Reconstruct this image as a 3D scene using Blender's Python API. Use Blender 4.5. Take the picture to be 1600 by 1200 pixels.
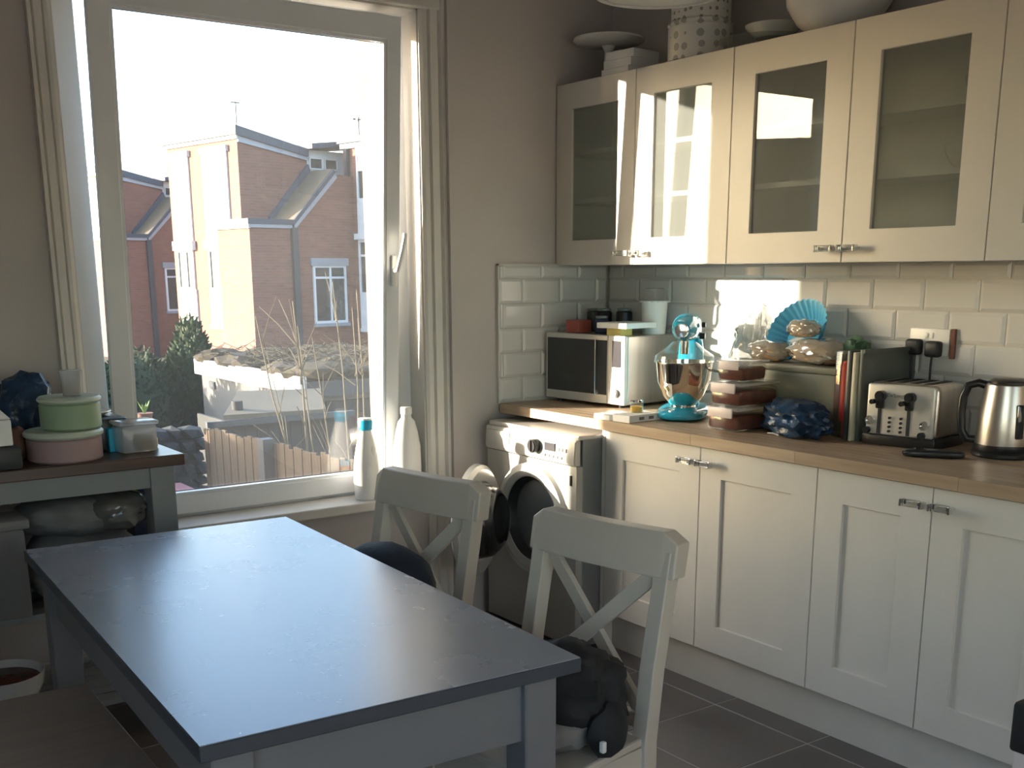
import bpy, bmesh, math, random
from mathutils import Vector, Matrix, noise
PI = math.pi
C = bpy.context.scene.collection
for o in list(bpy.data.objects): bpy.data.objects.remove(o)

# ------------------------------------------------------------------ camera, sky, sun, exposure
CAM = Vector((-2.68196, -1.76229, 1.45284)); YAW, PITCH, ROLL = 0.617515, -0.236432, -0.004066
def cam_basis():
    cy, sy, cp, sp = math.cos(YAW), math.sin(YAW), math.cos(PITCH), math.sin(PITCH)
    f = Vector((sy*cp, cy*cp, sp)); r = Vector((cy, -sy, 0)); u = r.cross(f)
    cr, sr = math.cos(ROLL), math.sin(ROLL)
    return cr*r + sr*u, -sr*r + cr*u, f
r_, u_, f_ = cam_basis()
cd = bpy.data.cameras.new('camera'); cam = bpy.data.objects.new('camera', cd); C.objects.link(cam)
m = Matrix((r_, u_, -f_)).transposed().to_4x4(); m.translation = CAM; cam.matrix_world = m
cd.sensor_width = 36; cd.lens = 1720.72/1600*36; cd.shift_y = (838.48-600)/1600; cd.clip_start = .02; cd.clip_end = 400
bpy.context.scene.camera = cam

SUN_DIR = Vector((1, -.68, -.215)).normalized()          # direction the light travels
w = bpy.data.worlds.new('sky'); bpy.context.scene.world = w; w.use_nodes = True
nt = w.node_tree; bg = nt.nodes['Background']; sky = nt.nodes.new('ShaderNodeTexSky')
sky.sky_type = 'NISHITA'; sky.sun_disc = False; sky.sun_elevation = math.radians(14); sky.sun_rotation = math.atan2(-1, .68)
sky.air_density = 1.0; sky.dust_density = 1.6; sky.ozone_density = 1.2; sky.altitude = 50
nt.links.new(sky.outputs[0], bg.inputs[0]); bg.inputs[1].default_value = 0.42
sd = bpy.data.lights.new('sun', 'SUN'); sun = bpy.data.objects.new('sun', sd); C.objects.link(sun)
sd.energy = 9.0; sd.color = (1.0, .86, .70); sd.angle = math.radians(.6)
sun.rotation_euler = SUN_DIR.to_track_quat('-Z', 'Y').to_euler(); sun.location = (-20, 14, 8)
vs = bpy.context.scene.view_settings; vs.view_transform = 'Standard'; vs.look = 'None'; vs.gamma = 1; vs.use_curve_mapping = False
vs.exposure = 1.62

# ------------------------------------------------------------------ materials
def nmat(name):
    m = bpy.data.materials.new(name); m.use_nodes = True; return m, m.node_tree, m.node_tree.nodes['Principled BSDF']
def mat(name, col, rough=.5, metal=0, var=.06, scale=8, bump=0, spec=.5, coat=0, stretch=(1,1,1), trans=0, ior=1.45, col2=None, lo=.35, hi=.7, rvar=0, emis=None):
    m, t, b = nmat(name); N = t.nodes; L = t.links
    b.inputs['Roughness'].default_value = rough; b.inputs['Metallic'].default_value = metal
    b.inputs['Specular IOR Level'].default_value = spec; b.inputs['Coat Weight'].default_value = coat
    b.inputs['Transmission Weight'].default_value = trans; b.inputs['IOR'].default_value = ior
    tc = N.new('ShaderNodeTexCoord'); mp = N.new('ShaderNodeMapping'); mp.inputs['Scale'].default_value = stretch
    L.new(tc.outputs['Object'], mp.inputs[0])
    nz = N.new('ShaderNodeTexNoise'); nz.inputs['Scale'].default_value = scale; nz.inputs['Detail'].default_value = 5; L.new(mp.outputs[0], nz.inputs['Vector'])
    cr = N.new('ShaderNodeValToRGB'); cr.color_ramp.elements[0].position = lo; cr.color_ramp.elements[1].position = hi
    c2 = col2 if col2 else tuple(min(1, c*(1+var)) for c in col); c1 = col if col2 else tuple(c*(1-var) for c in col)
    cr.color_ramp.elements[0].color = (*c1, 1); cr.color_ramp.elements[1].color = (*c2, 1)
    L.new(nz.outputs[0], cr.inputs[0]); L.new(cr.outputs[0], b.inputs['Base Color'])
    if rvar:
        mr = N.new('ShaderNodeMapRange'); mr.inputs['To Min'].default_value = max(0, rough-rvar); mr.inputs['To Max'].default_value = rough+rvar
        L.new(nz.outputs[0], mr.inputs[0]); L.new(mr.outputs[0], b.inputs['Roughness'])
    if bump:
        bp = N.new('ShaderNodeBump'); bp.inputs['Strength'].default_value = bump; bp.inputs['Distance'].default_value = .01
        L.new(nz.outputs[0], bp.inputs['Height']); L.new(bp.outputs[0], b.inputs['Normal'])
    return m
def clear(name, tint=(.95,.97,.96), ior=1.5, haze=0., hazecol=(.7,.75,.72), rough=0., strength=1.):
    """thin transparent sheet: tinted see-through + Fresnel reflection (+ some milky diffuse)"""
    m = bpy.data.materials.new(name); m.use_nodes = True; t = m.node_tree; N = t.nodes; L = t.links; N.clear()
    out = N.new('ShaderNodeOutputMaterial'); tr = N.new('ShaderNodeBsdfTransparent'); tr.inputs[0].default_value = (*tint, 1)
    gl = N.new('ShaderNodeBsdfGlossy'); gl.inputs['Roughness'].default_value = rough
    fr = N.new('ShaderNodeFresnel'); ge = N.new('ShaderNodeNewGeometry'); mi = N.new('ShaderNodeMapRange')
    mi.inputs['To Min'].default_value = ior; mi.inputs['To Max'].default_value = 1/ior      # same reflectance on both faces of a thin sheet
    L.new(ge.outputs['Backfacing'], mi.inputs['Value']); L.new(mi.outputs[0], fr.inputs[0])
    ml = N.new('ShaderNodeMath'); ml.operation = 'MULTIPLY'; ml.inputs[1].default_value = strength; L.new(fr.outputs[0], ml.inputs[0])
    df = N.new('ShaderNodeBsdfDiffuse'); df.inputs[0].default_value = (*hazecol, 1)
    tl = N.new('ShaderNodeBsdfTranslucent'); tl.inputs[0].default_value = (*hazecol, 1)
    a = N.new('ShaderNodeMixShader'); a.inputs[0].default_value = .5; L.new(df.outputs[0], a.inputs[1]); L.new(tl.outputs[0], a.inputs[2])
    b = N.new('ShaderNodeMixShader'); b.inputs[0].default_value = haze; L.new(tr.outputs[0], b.inputs[1]); L.new(a.outputs[0], b.inputs[2])
    c = N.new('ShaderNodeMixShader'); L.new(ml.outputs[0], c.inputs[0]); L.new(b.outputs[0], c.inputs[1]); L.new(gl.outputs[0], c.inputs[2])
    L.new(c.outputs[0], out.inputs[0]); return m
def brick_mat(name, c1, c2, mortar, sx=.225, sz=.075):
    m, t, b = nmat(name); N = t.nodes; L = t.links; b.inputs['Roughness'].default_value = .85
    tc = N.new('ShaderNodeTexCoord'); sp = N.new('ShaderNodeSeparateXYZ'); L.new(tc.outputs['Object'], sp.inputs[0])
    ad = N.new('ShaderNodeMath'); L.new(sp.outputs[0], ad.inputs[0]); L.new(sp.outputs[1], ad.inputs[1])
    cb = N.new('ShaderNodeCombineXYZ'); L.new(ad.outputs[0], cb.inputs[0]); L.new(sp.outputs[2], cb.inputs[1])
    bk = N.new('ShaderNodeTexBrick'); bk.inputs['Scale'].default_value = 1; bk.inputs['Brick Width'].default_value = sx; bk.inputs['Row Height'].default_value = sz
    bk.inputs['Mortar Size'].default_value = .006; bk.inputs['Color1'].default_value = (*c1,1); bk.inputs['Color2'].default_value = (*c2,1); bk.inputs['Mortar'].default_value = (*mortar,1)
    L.new(cb.outputs[0], bk.inputs['Vector']); L.new(bk.outputs[0], b.inputs['Base Color']); return m
def wood_mat(name, c1, c2, rough=.4, axis=1, scale=3, rep=14):
    st = [rep, rep, rep]; st[axis] = 1
    return mat(name, c1, rough, col2=c2, scale=scale, stretch=st, bump=.05, lo=.3, hi=.75)
M = dict(
 wall=mat('wall_paint', (.50,.465,.44), .7, var=.03, scale=3, bump=.02),
 ceil=mat('ceiling_paint', (.72,.69,.65), .8, var=.02),
 trim=mat('trim_gloss_white', (.62,.60,.56), .35, var=.03),
 upvc=mat('window_frame_white', (.74,.76,.78), .3, var=.02),
 outwall=mat('outer_render', (.2,.15,.12), .9),
 floor=mat('floor_tile_slate', (.12,.103,.096), .30, col2=(.155,.135,.125), scale=2.5, bump=.03, rvar=.06),
 grout=mat('grout_grey', (.42,.38,.34), .8),
 cab=mat('cabinet_cream_paint', (.66,.62,.56), .38, var=.02, scale=4),
 cabin=mat('cabinet_inside_white', (.70,.70,.66), .5, var=.02),
 plinth=mat('plinth_paint', (.56,.53,.48), .45, var=.03),
 tile=mat('metro_tile_cream', (.64,.63,.61), .14, var=.03, scale=2, bump=.02),
 tilegrout=mat('tile_grout', (.60,.57,.52), .8),
 oak=wood_mat('oak_worktop', (.38,.27,.175), (.52,.39,.27), .42, 1),
 oakb=wood_mat('oak_stave_dark', (.34,.235,.15), (.46,.34,.23), .42, 1),
 chair=mat('chair_white_paint', (.58,.53,.455), .38, var=.03),
 bench=wood_mat('bench_top_lacquer', (.30,.25,.22), (.36,.31,.28), .45, 0),
 tablep=mat('table_white_shaded', (.19,.19,.20), .45, var=.03),  # white table paint with its shade darkened into the colour
 edge=mat('tabletop_edge_zinc', (.07,.08,.10), .4, .3),
 darkoak=wood_mat('dark_oak', (.06,.035,.028), (.11,.06,.045), .3, 0),
 cartp=mat('cart_grey_paint', (.24,.25,.25), .5, var=.03),
 chrome=mat('chrome', (.8,.79,.77), .12, 1, var=.02),
 steel=mat('brushed_steel', (.62,.58,.53), .3, 1, scale=30, stretch=(1,1,.05), var=.08),
 polish=mat('polished_bowl_steel', (.85,.80,.72), .07, 1, var=.02),
 silver=mat('silver_painted_panel', (.62,.60,.56), .3, .35, var=.02),
 wmgrey=mat('washer_graphite_side', (.22,.23,.23), .4, .3, var=.03),
 wmfront=mat('washer_silver_front', (.42,.41,.38), .35, .4, var=.02),
 black=mat('black_plastic', (.018,.018,.019), .3, var=.1),
 blackm=mat('black_matte', (.02,.021,.023), .75, var=.15, scale=20, bump=.1),
 dglass=mat('dark_glass', (.03,.032,.034), .05, 0, spec=.8),
 dscreen=mat('display_dark', (.07,.065,.07), .1),
 white=mat('white_plastic', (.80,.79,.76), .35, var=.02),
 whitec=mat('white_ceramic', (.72,.70,.66), .15, var=.04, scale=12, bump=.06),
 paperw=mat('white_card', (.82,.81,.78), .6, var=.02),
 blue=mat('blue_gloss_enamel', (.02,.36,.56), .12, coat=.5, var=.03),
 bluecap=mat('blue_cap_plastic', (.02,.42,.68), .35),
 bluesil=mat('blue_ribbed_silicone', (.10,.45,.72), .35, var=.05),
 bluebag=mat('blue_carrier_bag', (.008,.022,.05), .28, scale=25, bump=.8, col2=(.015,.05,.12)),
 cream=mat('cream_card', (.70,.62,.40), .6),
 yellow=mat('yellow_card', (.75,.60,.18), .6),
 red=mat('red_plastic', (.55,.04,.03), .35), redlabel=mat('red_label', (.45,.12,.09), .5),
 food=mat('red_sauce', (.11,.022,.014), .25, col2=(.19,.05,.03), scale=30, bump=.2),
 lidpink=mat('pale_clip_plastic', (.72,.62,.60), .35),
 bread=mat('bread_crust', (.45,.27,.13), .7, col2=(.68,.50,.32), scale=14, bump=.5),
 bin=mat('olive_bin_plastic', (.24,.23,.17), .45, var=.08),
 green=mat('dark_green_bag', (.07,.14,.08), .5, scale=20, bump=.5),
 honey=mat('honey', (.75,.45,.08), .2), 
 board=mat('dark_board', (.05,.055,.055), .35), boardg=mat('grey_green_tray', (.09,.10,.09), .4), boardc=mat('cream_board', (.60,.56,.42), .5),
 plugm=mat('black_rubber', (.025,.025,.027), .5),
 tin1=mat('spotted_tin', (.74,.72,.66), .4),
 glassobj=clear('clear_glass', (.90,.93,.91), 1.5, .05),
 crystal=mat('crystal_glass', (.92,.93,.92), .03, trans=1, ior=1.5, var=.0),
 pane=clear('window_glass', (.93,.95,.95), 1.52, .025, (.75,.78,.82), strength=1.1),
 cabglass=clear('cabinet_glass', (.82,.84,.83), 1.5, .24, (.66,.67,.62), strength=.8),
 plasticbag=clear('crinkled_clear_bag', (.86,.87,.86), 1.5, .42, (.80,.80,.77), .12, 2.6),
 milky=clear('milky_tub_plastic', (.85,.85,.84), 1.45, .45, (.75,.74,.73), .15),
 mint=mat('mint_green_tin', (.28,.38,.25), .4), mintlid=mat('pale_mint_lid', (.48,.55,.46), .4),
 pink=mat('dusty_pink_tin', (.36,.25,.25), .45), 
 navy=mat('navy_fabric', (.018,.026,.042), .8, scale=40, bump=.3), navyc=mat('navy_card', (.03,.04,.09), .5),
 bedding=mat('grey_bedding', (.17,.165,.16), .7, scale=12, bump=.6, col2=(.25,.245,.235)),
 shiny=clear('shiny_bedding_bag', (.6,.6,.6), 1.6, .55, (.35,.34,.32), .18, 1.5),
 shade=mat('lamp_shade_linen', (.74,.72,.66), .7, var=.02),
 brick=brick_mat('red_brick', (.165,.068,.047), (.215,.088,.062), (.17,.12,.10)),
 roof=mat('roof_slate', (.055,.062,.085), .7, scale=6), rooft=mat('roof_tan_felt', (.12,.095,.065), .85, scale=4, bump=.2),
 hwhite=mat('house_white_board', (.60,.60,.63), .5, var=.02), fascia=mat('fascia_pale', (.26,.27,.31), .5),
 pipe=mat('grey_downpipe', (.04,.043,.052), .5),
 hglass=mat('house_window_glass', (.05,.055,.055), .08, spec=.8), curtain=mat('net_curtain', (.40,.42,.40), .8),
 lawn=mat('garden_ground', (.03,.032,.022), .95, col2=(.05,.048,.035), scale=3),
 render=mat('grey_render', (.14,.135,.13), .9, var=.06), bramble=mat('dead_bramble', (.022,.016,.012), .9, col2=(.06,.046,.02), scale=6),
 fence=wood_mat('fence_board', (.045,.027,.016), (.09,.056,.03), .8, 2), fenced=mat('dark_fence_timber', (.022,.024,.025), .8),
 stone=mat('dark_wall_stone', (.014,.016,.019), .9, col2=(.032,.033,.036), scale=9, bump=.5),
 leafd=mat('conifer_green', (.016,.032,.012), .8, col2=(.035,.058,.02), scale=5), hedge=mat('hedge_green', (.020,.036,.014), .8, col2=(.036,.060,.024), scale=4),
 leaf=mat('bright_leaf', (.14,.24,.05), .6), twig=mat('bare_twig', (.11,.085,.05), .8), clay=mat('clay_pot', (.16,.07,.05), .8),
 redroof=mat('red_sheet_roof', (.20,.05,.05), .6), reddark=mat('dark_red_door', (.06,.025,.022), .7),
)
# zinc table top: satin with scuffs
def zinc():
    m = mat('zinc_table_top', (.295,.335,.41), .27, col2=(.32,.36,.44), scale=6, rvar=.025, lo=.1, hi=.95, spec=.6)
    t = m.node_tree; N = t.nodes; L = t.links; b = N['Principled BSDF']; b.inputs['Metallic'].default_value = .25
    tc = N.new('ShaderNodeTexCoord'); nz = N.new('ShaderNodeTexNoise'); nz.inputs['Scale'].default_value = 9; nz.inputs['Detail'].default_value = 8; nz.inputs['Distortion'].default_value = 1.5
    L.new(tc.outputs['Object'], nz.inputs['Vector'])
    bp = N.new('ShaderNodeBump'); bp.inputs['Strength'].default_value = .03; bp.inputs['Distance'].default_value = .004; L.new(nz.outputs[0], bp.inputs['Height']); L.new(bp.outputs[0], b.inputs['Normal'])
    return m
M['zinc'] = zinc()
def dotted(name, base, dot, scale, r):
    m, t, b = nmat(name); N = t.nodes; L = t.links; b.inputs['Roughness'].default_value = .45
    tc = N.new('ShaderNodeTexCoord'); v = N.new('ShaderNodeTexVoronoi'); v.inputs['Scale'].default_value = scale; v.inputs['Randomness'].default_value = .25
    L.new(tc.outputs['Object'], v.inputs['Vector']); lt = N.new('ShaderNodeMath'); lt.operation = 'LESS_THAN'; lt.inputs[1].default_value = r; L.new(v.outputs['Distance'], lt.inputs[0])
    mx = N.new('ShaderNodeMix'); mx.data_type = 'RGBA'; mx.inputs[6].default_value = (*base,1); mx.inputs[7].default_value = (*dot,1)
    L.new(lt.outputs[0], mx.inputs[0]); L.new(mx.outputs[2], b.inputs['Base Color']); return m
M['dots'] = dotted('small_star_tin', (.68,.66,.60), (.28,.27,.25), 38, .25)
M['squares'] = dotted('large_spot_tin', (.70,.68,.62), (.38,.37,.34), 24, .33)

# ------------------------------------------------------------------ mesh building
class MB:
    def __init__(s): s.bm = bmesh.new()
    def box(s, x0,x1,y0,y1,z0,z1, bev=0, seg=2):
        b = bmesh.new(); bmesh.ops.create_cube(b, size=1)
        for v in b.verts: v.co = Vector(((x0+x1)/2+v.co.x*(x1-x0), (y0+y1)/2+v.co.y*(y1-y0), (z0+z1)/2+v.co.z*(z1-z0)))
        if bev: bmesh.ops.bevel(b, geom=b.edges[:], offset=bev, segments=seg, affect='EDGES', profile=.5)
        return s.merge(b)
    def merge(s, b, mtx=None):
        if mtx is not None: b.transform(mtx)
        me = bpy.data.meshes.new('t'); b.to_mesh(me); b.free(); s.bm.from_mesh(me); bpy.data.meshes.remove(me); return s
    def cyl(s, c, r, h, axis='z', n=24, r2=None, bev=0):
        b = bmesh.new(); bmesh.ops.create_cone(b, cap_ends=True, segments=n, radius1=r, radius2=r if r2 is None else r2, depth=h)
        if bev: bmesh.ops.bevel(b, geom=[e for e in b.edges if abs(e.verts[0].co.z-e.verts[1].co.z) < 1e-6], offset=bev, segments=2, affect='EDGES')
        R = {'z': Matrix(), 'x': Matrix.Rotation(PI/2,4,'Y'), 'y': Matrix.Rotation(-PI/2,4,'X')}[axis]
        return s.merge(b, Matrix.Translation(c) @ R)
    def lathe(s, prof, n=32, mtx=None, wob=None, cap=True):
        b = bmesh.new(); rings = []
        for r, z in prof:
            ring = []
            for i in range(n):
                a = 2*PI*i/n; rr = r*(wob(a, z) if wob else 1); ring.append(b.verts.new((rr*math.cos(a), rr*math.sin(a), z)))
            rings.append(ring)
        for A, B in zip(rings, rings[1:]):
            for i in range(n): b.faces.new((A[i], A[(i+1)%n], B[(i+1)%n], B[i]))
        if cap:
            if prof[0][0] > 1e-4: b.faces.new(rings[0][::-1])
            if prof[-1][0] > 1e-4: b.faces.new(rings[-1])
        bmesh.ops.remove_doubles(b, verts=b.verts, dist=1e-6)
        return s.merge(b, mtx)
    def tube(s, pts, r, n=8, r1=None):
        b = bmesh.new(); rings = []; pts = [Vector(p) for p in pts]; K = len(pts)
        for i, p in enumerate(pts):
            t = (pts[min(i+1,K-1)]-pts[max(i-1,0)]).normalized(); a = t.orthogonal().normalized() if i == 0 else (a - t*a.dot(t)).normalized(); c = t.cross(a)
            rr = r if r1 is None else r+(r1-r)*i/(K-1)
            rings.append([b.verts.new(p + rr*(math.cos(2*PI*k/n)*a + math.sin(2*PI*k/n)*c)) for k in range(n)])
        for A, B in zip(rings, rings[1:]):
            for i in range(n): b.faces.new((A[i], A[(i+1)%n], B[(i+1)%n], B[i]))
        b.faces.new(rings[0][::-1]); b.faces.new(rings[-1]); return s.merge(b)
    def bar(s, p, q, wd, th, nrm=(1,0,0)):
        """rectangular bar from p to q; th measured along nrm, wd across"""
        p, q, n = Vector(p), Vector(q), Vector(nrm).normalized(); t = (q-p).normalized(); n = (n - t*n.dot(t)).normalized(); c = t.cross(n)
        b = bmesh.new(); V = []
        for e in (p, q):
            for i, j in ((-1,-1),(1,-1),(1,1),(-1,1)): V.append(b.verts.new(e + c*wd/2*i + n*th/2*j))
        for f in ((3,2,1,0),(4,5,6,7),(0,1,5,4),(1,2,6,5),(2,3,7,6),(3,0,4,7)): b.faces.new([V[i] for i in f])
        return s.merge(b)
    def prism(s, poly, axis, a, c, bev=0):
        """extrude a 2-D polygon between a and c along axis ('x': poly=(y,z), 'y': (x,z), 'z': (x,y))"""
        f = {'x': lambda p, t: (t,p[0],p[1]), 'y': lambda p, t: (p[0],t,p[1]), 'z': lambda p, t: (p[0],p[1],t)}[axis]
        b = bmesh.new(); A = [b.verts.new(f(p,a)) for p in poly]; B = [b.verts.new(f(p,c)) for p in poly]; n = len(poly)
        b.faces.new(A[::-1]); b.faces.new(B)
        for i in range(n): b.faces.new((A[i], A[(i+1)%n], B[(i+1)%n], B[i]))
        bmesh.ops.recalc_face_normals(b, faces=b.faces)
        if bev: bmesh.ops.bevel(b, geom=b.edges[:], offset=bev, segments=2, affect='EDGES')
        return s.merge(b)
    def blob(s, c, rad, amp=.1, freq=3, sub=3, seed=0, flat=None, sq=2.0):
        b = bmesh.new(); bmesh.ops.create_icosphere(b, subdivisions=sub, radius=1); sd = Vector((seed*3.1, seed*1.7, seed*.9))
        for v in b.verts:
            d = v.co.normalized(); k = (abs(d.x)**sq+abs(d.y)**sq+abs(d.z)**sq)**(-1/sq)
            n = 1 + amp*noise.fractal(d*freq+sd, 1, 2, 3)
            p = d*k*n; p = Vector((p.x*rad[0], p.y*rad[1], p.z*rad[2]))
            if flat is not None and p.z < -flat: p.z = -flat + (p.z+flat)*.02
            v.co = p
        return s.merge(b, Matrix.Translation(c))
    def frame(s, axis, a, c, u0,u1,v0,v1, w):
        """seamless rectangular ring w wide, thick from a to c along axis"""
        l, r, d, t = w if isinstance(w, tuple) else (w,)*4
        f = (lambda t_,u,v: (t_,u,v)) if axis == 'x' else (lambda t_,u,v: (u,t_,v)); b = bmesh.new(); V = []
        for t_ in (a, c):
            V.append([b.verts.new(f(t_,*p)) for p in ((u0,v0),(u1,v0),(u1,v1),(u0,v1))]); V.append([b.verts.new(f(t_,*p)) for p in ((u0+l,v0+d),(u1-r,v0+d),(u1-r,v1-t),(u0+l,v1-t))])
        for i in range(4):
            k = (i+1) % 4
            for A, B in ((V[0],V[1]),(V[2],V[3]),(V[0],V[2]),(V[1],V[3])): b.faces.new((A[i],A[k],B[k],B[i]))
        bmesh.ops.recalc_face_normals(b, faces=b.faces); return s.merge(b)
    def xf(s, mtx): s.bm.transform(mtx); return s
def obj(name, mb, m, parent=None, smooth=False, label=None, bevel=0, kind=None):
    me = bpy.data.meshes.new(name); mb.bm.normal_update(); mb.bm.to_mesh(me); mb.bm.free()
    me.materials.append(M[m] if isinstance(m, str) else m)
    if smooth:
        for p in me.polygons: p.use_smooth = True
        me.set_sharp_from_angle(angle=math.radians(40))
    o = bpy.data.objects.new(name, me); C.objects.link(o)
    if parent: o.parent = parent
    if label: o['label'] = label
    if kind: o['kind'] = kind
    if bevel:
        md = o.modifiers.new('bevel', 'BEVEL'); md.width = bevel; md.segments = 2; md.limit_method = 'ANGLE'
    return o
def thing(name, label, cat, loc=(0,0,0), rz=0, group=None):
    o = bpy.data.objects.new(name, None); C.objects.link(o); o.empty_display_size = .05
    o.location = loc; o.rotation_euler = (0,0,rz); o['label'] = label; o['category'] = cat
    if group: o['group'] = group
    return o
def solo(name, mb, m, label, cat, loc=(0,0,0), rz=0, smooth=False, group=None, bevel=0, kind=None):
    o = obj(name, mb, m, None, smooth, label, bevel, kind); o.location = loc; o.rotation_euler = (0,0,rz); o['category'] = cat
    if group: o['group'] = group
    return o
def struct(name, mb, m, parent=None, smooth=False, label=None, bevel=0):
    o = obj(name, mb, m, parent, smooth, label, bevel)
    if parent is None: o['kind'] = 'structure'
    return o
def sempty(name):
    o = bpy.data.objects.new(name, None); C.objects.link(o); o['kind'] = 'structure'; return o
def dup(root, loc, rz=None, label=None, group=None):
    r = root.copy(); C.objects.link(r); r.location = loc
    if rz is not None: r.rotation_euler = (0,0,rz)
    if label: r['label'] = label
    if group: r['group'] = group
    for ch in list(root.children):
        c = ch.copy(); C.objects.link(c); c.parent = r
        for g in list(ch.children):
            d = g.copy(); C.objects.link(d); d.parent = c
    return r
def rcol(prof_r, a0, a1, n): return [(prof_r*math.cos(a0+(a1-a0)*i/n), prof_r*math.sin(a0+(a1-a0)*i/n)) for i in range(n+1)]

# ------------------------------------------------------------------ room shell
YW, XR, XL, YB, ZC = 2.083, .58, -3.9, -3.7, 2.75
fl = struct('floor', MB().box(XL-.1,XR+.1,YB-.1,YW+.1,-.12,-.0012), 'grout')
tm = None
for i in range(-10, 3):
    for j in range(-12, 5):
        x0 = -.057+.4*i; y0 = .33+.4*j; x1 = x0+.4; y1 = y0+.4
        x0, x1, y0, y1 = max(x0,XL), min(x1,.12), max(y0,YB), min(y1,YW)
        if x1-x0 < .03 or y1-y0 < .03: continue
        full = abs(x1-x0-.4) < 1e-6 and abs(y1-y0-.4) < 1e-6
        if full and tm:
            o = bpy.data.objects.new('tile', tm); C.objects.link(o); o.parent = fl
        else:
            o = obj('tile', MB().box(-(x1-x0)/2+.0025,(x1-x0)/2-.0025,-(y1-y0)/2+.0025,(y1-y0)/2-.0025,-.009,0, .0015, 1), 'floor', fl)
            if full: tm = o.data
        o.location = ((x0+x1)/2, (y0+y1)/2, 0)
struct('ceiling', MB().box(XL-.1,XR+.1,YB-.1,YW+.36,ZC,ZC+.1), 'ceil')
struct('wall_right', MB().box(XR,XR+.12,YB-.1,YW+.36,-.1,ZC+.05), 'wall')
struct('wall_left', MB().frame('x',XL-.12,XL,YB-.1,YW+.36,-.1,ZC+.05,(.9,3.4,1.0,.55)), 'wall')
w3 = sempty('added_window_left'); obj('frame', MB().frame('x',XL-.09,XL-.03,YB+.80,YW+.36-3.4,.90,ZC-.5,.06), 'upvc', w3); obj('pane', MB().box(XL-.063,XL-.058,YB+.86,YW+.30-3.4,.96,ZC-.56), 'pane', w3)  # unseen side window, added to brighten the room with sun and sky
# window wall: inner leaf with the reveal, outer leaf with a tighter opening
WX0, WX1, WZ0, WZ1 = -1.69, -.352, .54, 2.42; YV = 2.13    # YV: wall plane round the window; YW: boxed-out corner behind the worktop
wb = MB()
wb.box(XL,WX0,YV,2.275,-.1,ZC); wb.box(WX1,-.246,YV,2.275,-.1,ZC); wb.box(-.246,XR,YW,2.275,-.1,ZC); wb.box(WX0,WX1,YV,2.275,-.1,WZ0); wb.box(WX0,WX1,YV,2.275,WZ1,ZC)
struct('wall_back', wb, 'wall')
OX0, OX1 = -1.72, -.44
wo = MB()
wo.box(XL,OX0,2.275,2.44,-1.7,ZC+.2); wo.box(OX1,XR+.1,2.275,2.44,-1.7,ZC+.2); wo.box(OX0,OX1,2.275,2.44,-1.7,.55); wo.box(OX0,OX1,2.275,2.44,2.40,ZC+.2)
struct('wall_outer', wo, 'outwall')
# rear wall behind the camera with an unseen window added for fill skylight
struct('wall_front', MB().frame('y',YB-.12,YB,XL,XR,-.1,ZC,(1.2,1.5,1.0,.55)), 'wall')
w2 = sempty('added_window_rear'); obj('frame', MB().frame('y',YB-.09,YB-.03,XL+1.2,XR-1.5,.90,ZC-.55,.06), 'upvc', w2); obj('pane', MB().box(XL+1.26,XR-1.56,YB-.063,YB-.058,.96,ZC-.61), 'pane', w2)

struct('wall_projection', MB().box(-7,-3.0,2.44,3.43,-1.7,3.4), 'outwall')
# ------------------------------------------------------------------ window: fixed frame, tilted sash, sill, architraves
wn = sempty('window_1')
obj('fixed_frame', MB().frame('y', 2.235, 2.30, WX0,WX1,.56,WZ1, (.102,.112,.045,.06)), 'upvc', wn, bevel=.003)
obj('reveal_lining', MB().box(WX0-.0,WX0+.006,YV-.004,2.236,.565,WZ1).box(WX1-.006,WX1,YV-.004,2.236,.565,WZ1).box(WX0,WX1,YV-.004,2.236,WZ1-.006,WZ1), 'trim', wn)
sash = MB()
sx0, sx1, gx0, gx1 = -1.587, -.445, -1.516, -.505
sz0, sz1, gz0, gz1 = -.072, 1.728, 0, 1.645
sash.frame('y', 0, .028, sx0,sx1,sz0,sz1, (gx0-sx0, sx1-gx1, gz0-sz0, sz1-gz1))
sash.frame('y', .028, .062, sx0+.014,sx1-.018,sz0+.018,sz1-.016, (gx0-sx0-.014, sx1-gx1-.018, gz0-sz0-.018, sz1-gz1-.016))
TILT = Matrix.Translation((0,2.205,.65)) @ Matrix.Rotation(math.radians(3.96),4,'X')
so = obj('sash', sash.xf(TILT), 'upvc', wn, bevel=.003)
obj('bead', MB().frame('y', .004,.03, gx0-.001,gx1+.001,gz0-.001,gz1+.001,.012).xf(TILT), 'upvc', so)
obj('pane', MB().box(gx0,gx1,.030,.034,gz0,gz1).xf(TILT), 'pane', so)
obj('gasket', MB().frame('y', .0285,.0295, gx0+.008,gx1-.008,gz0+.008,gz1-.008,.005).xf(TILT), 'plugm', so)
hd = MB().box(-.486,-.462,-.014,0,.80,.92,.004).tube([(-.474,-.012,.86),(-.474,-.035,.865),(-.474,-.045,.885),(-.462,-.05,.94),(-.452,-.05,.985),(-.45,-.05,1.005)],.0095,8)
obj('handle', hd.xf(TILT @ Matrix.Translation((0,0,-.052))), 'white', wn, True, 'white window handle turned diagonally up')
obj('hinge_arm', MB().box(-.50,-.46,.05,.30,1.70,1.712).xf(Matrix.Translation((0,2.06,.66))), 'steel', wn)
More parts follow.
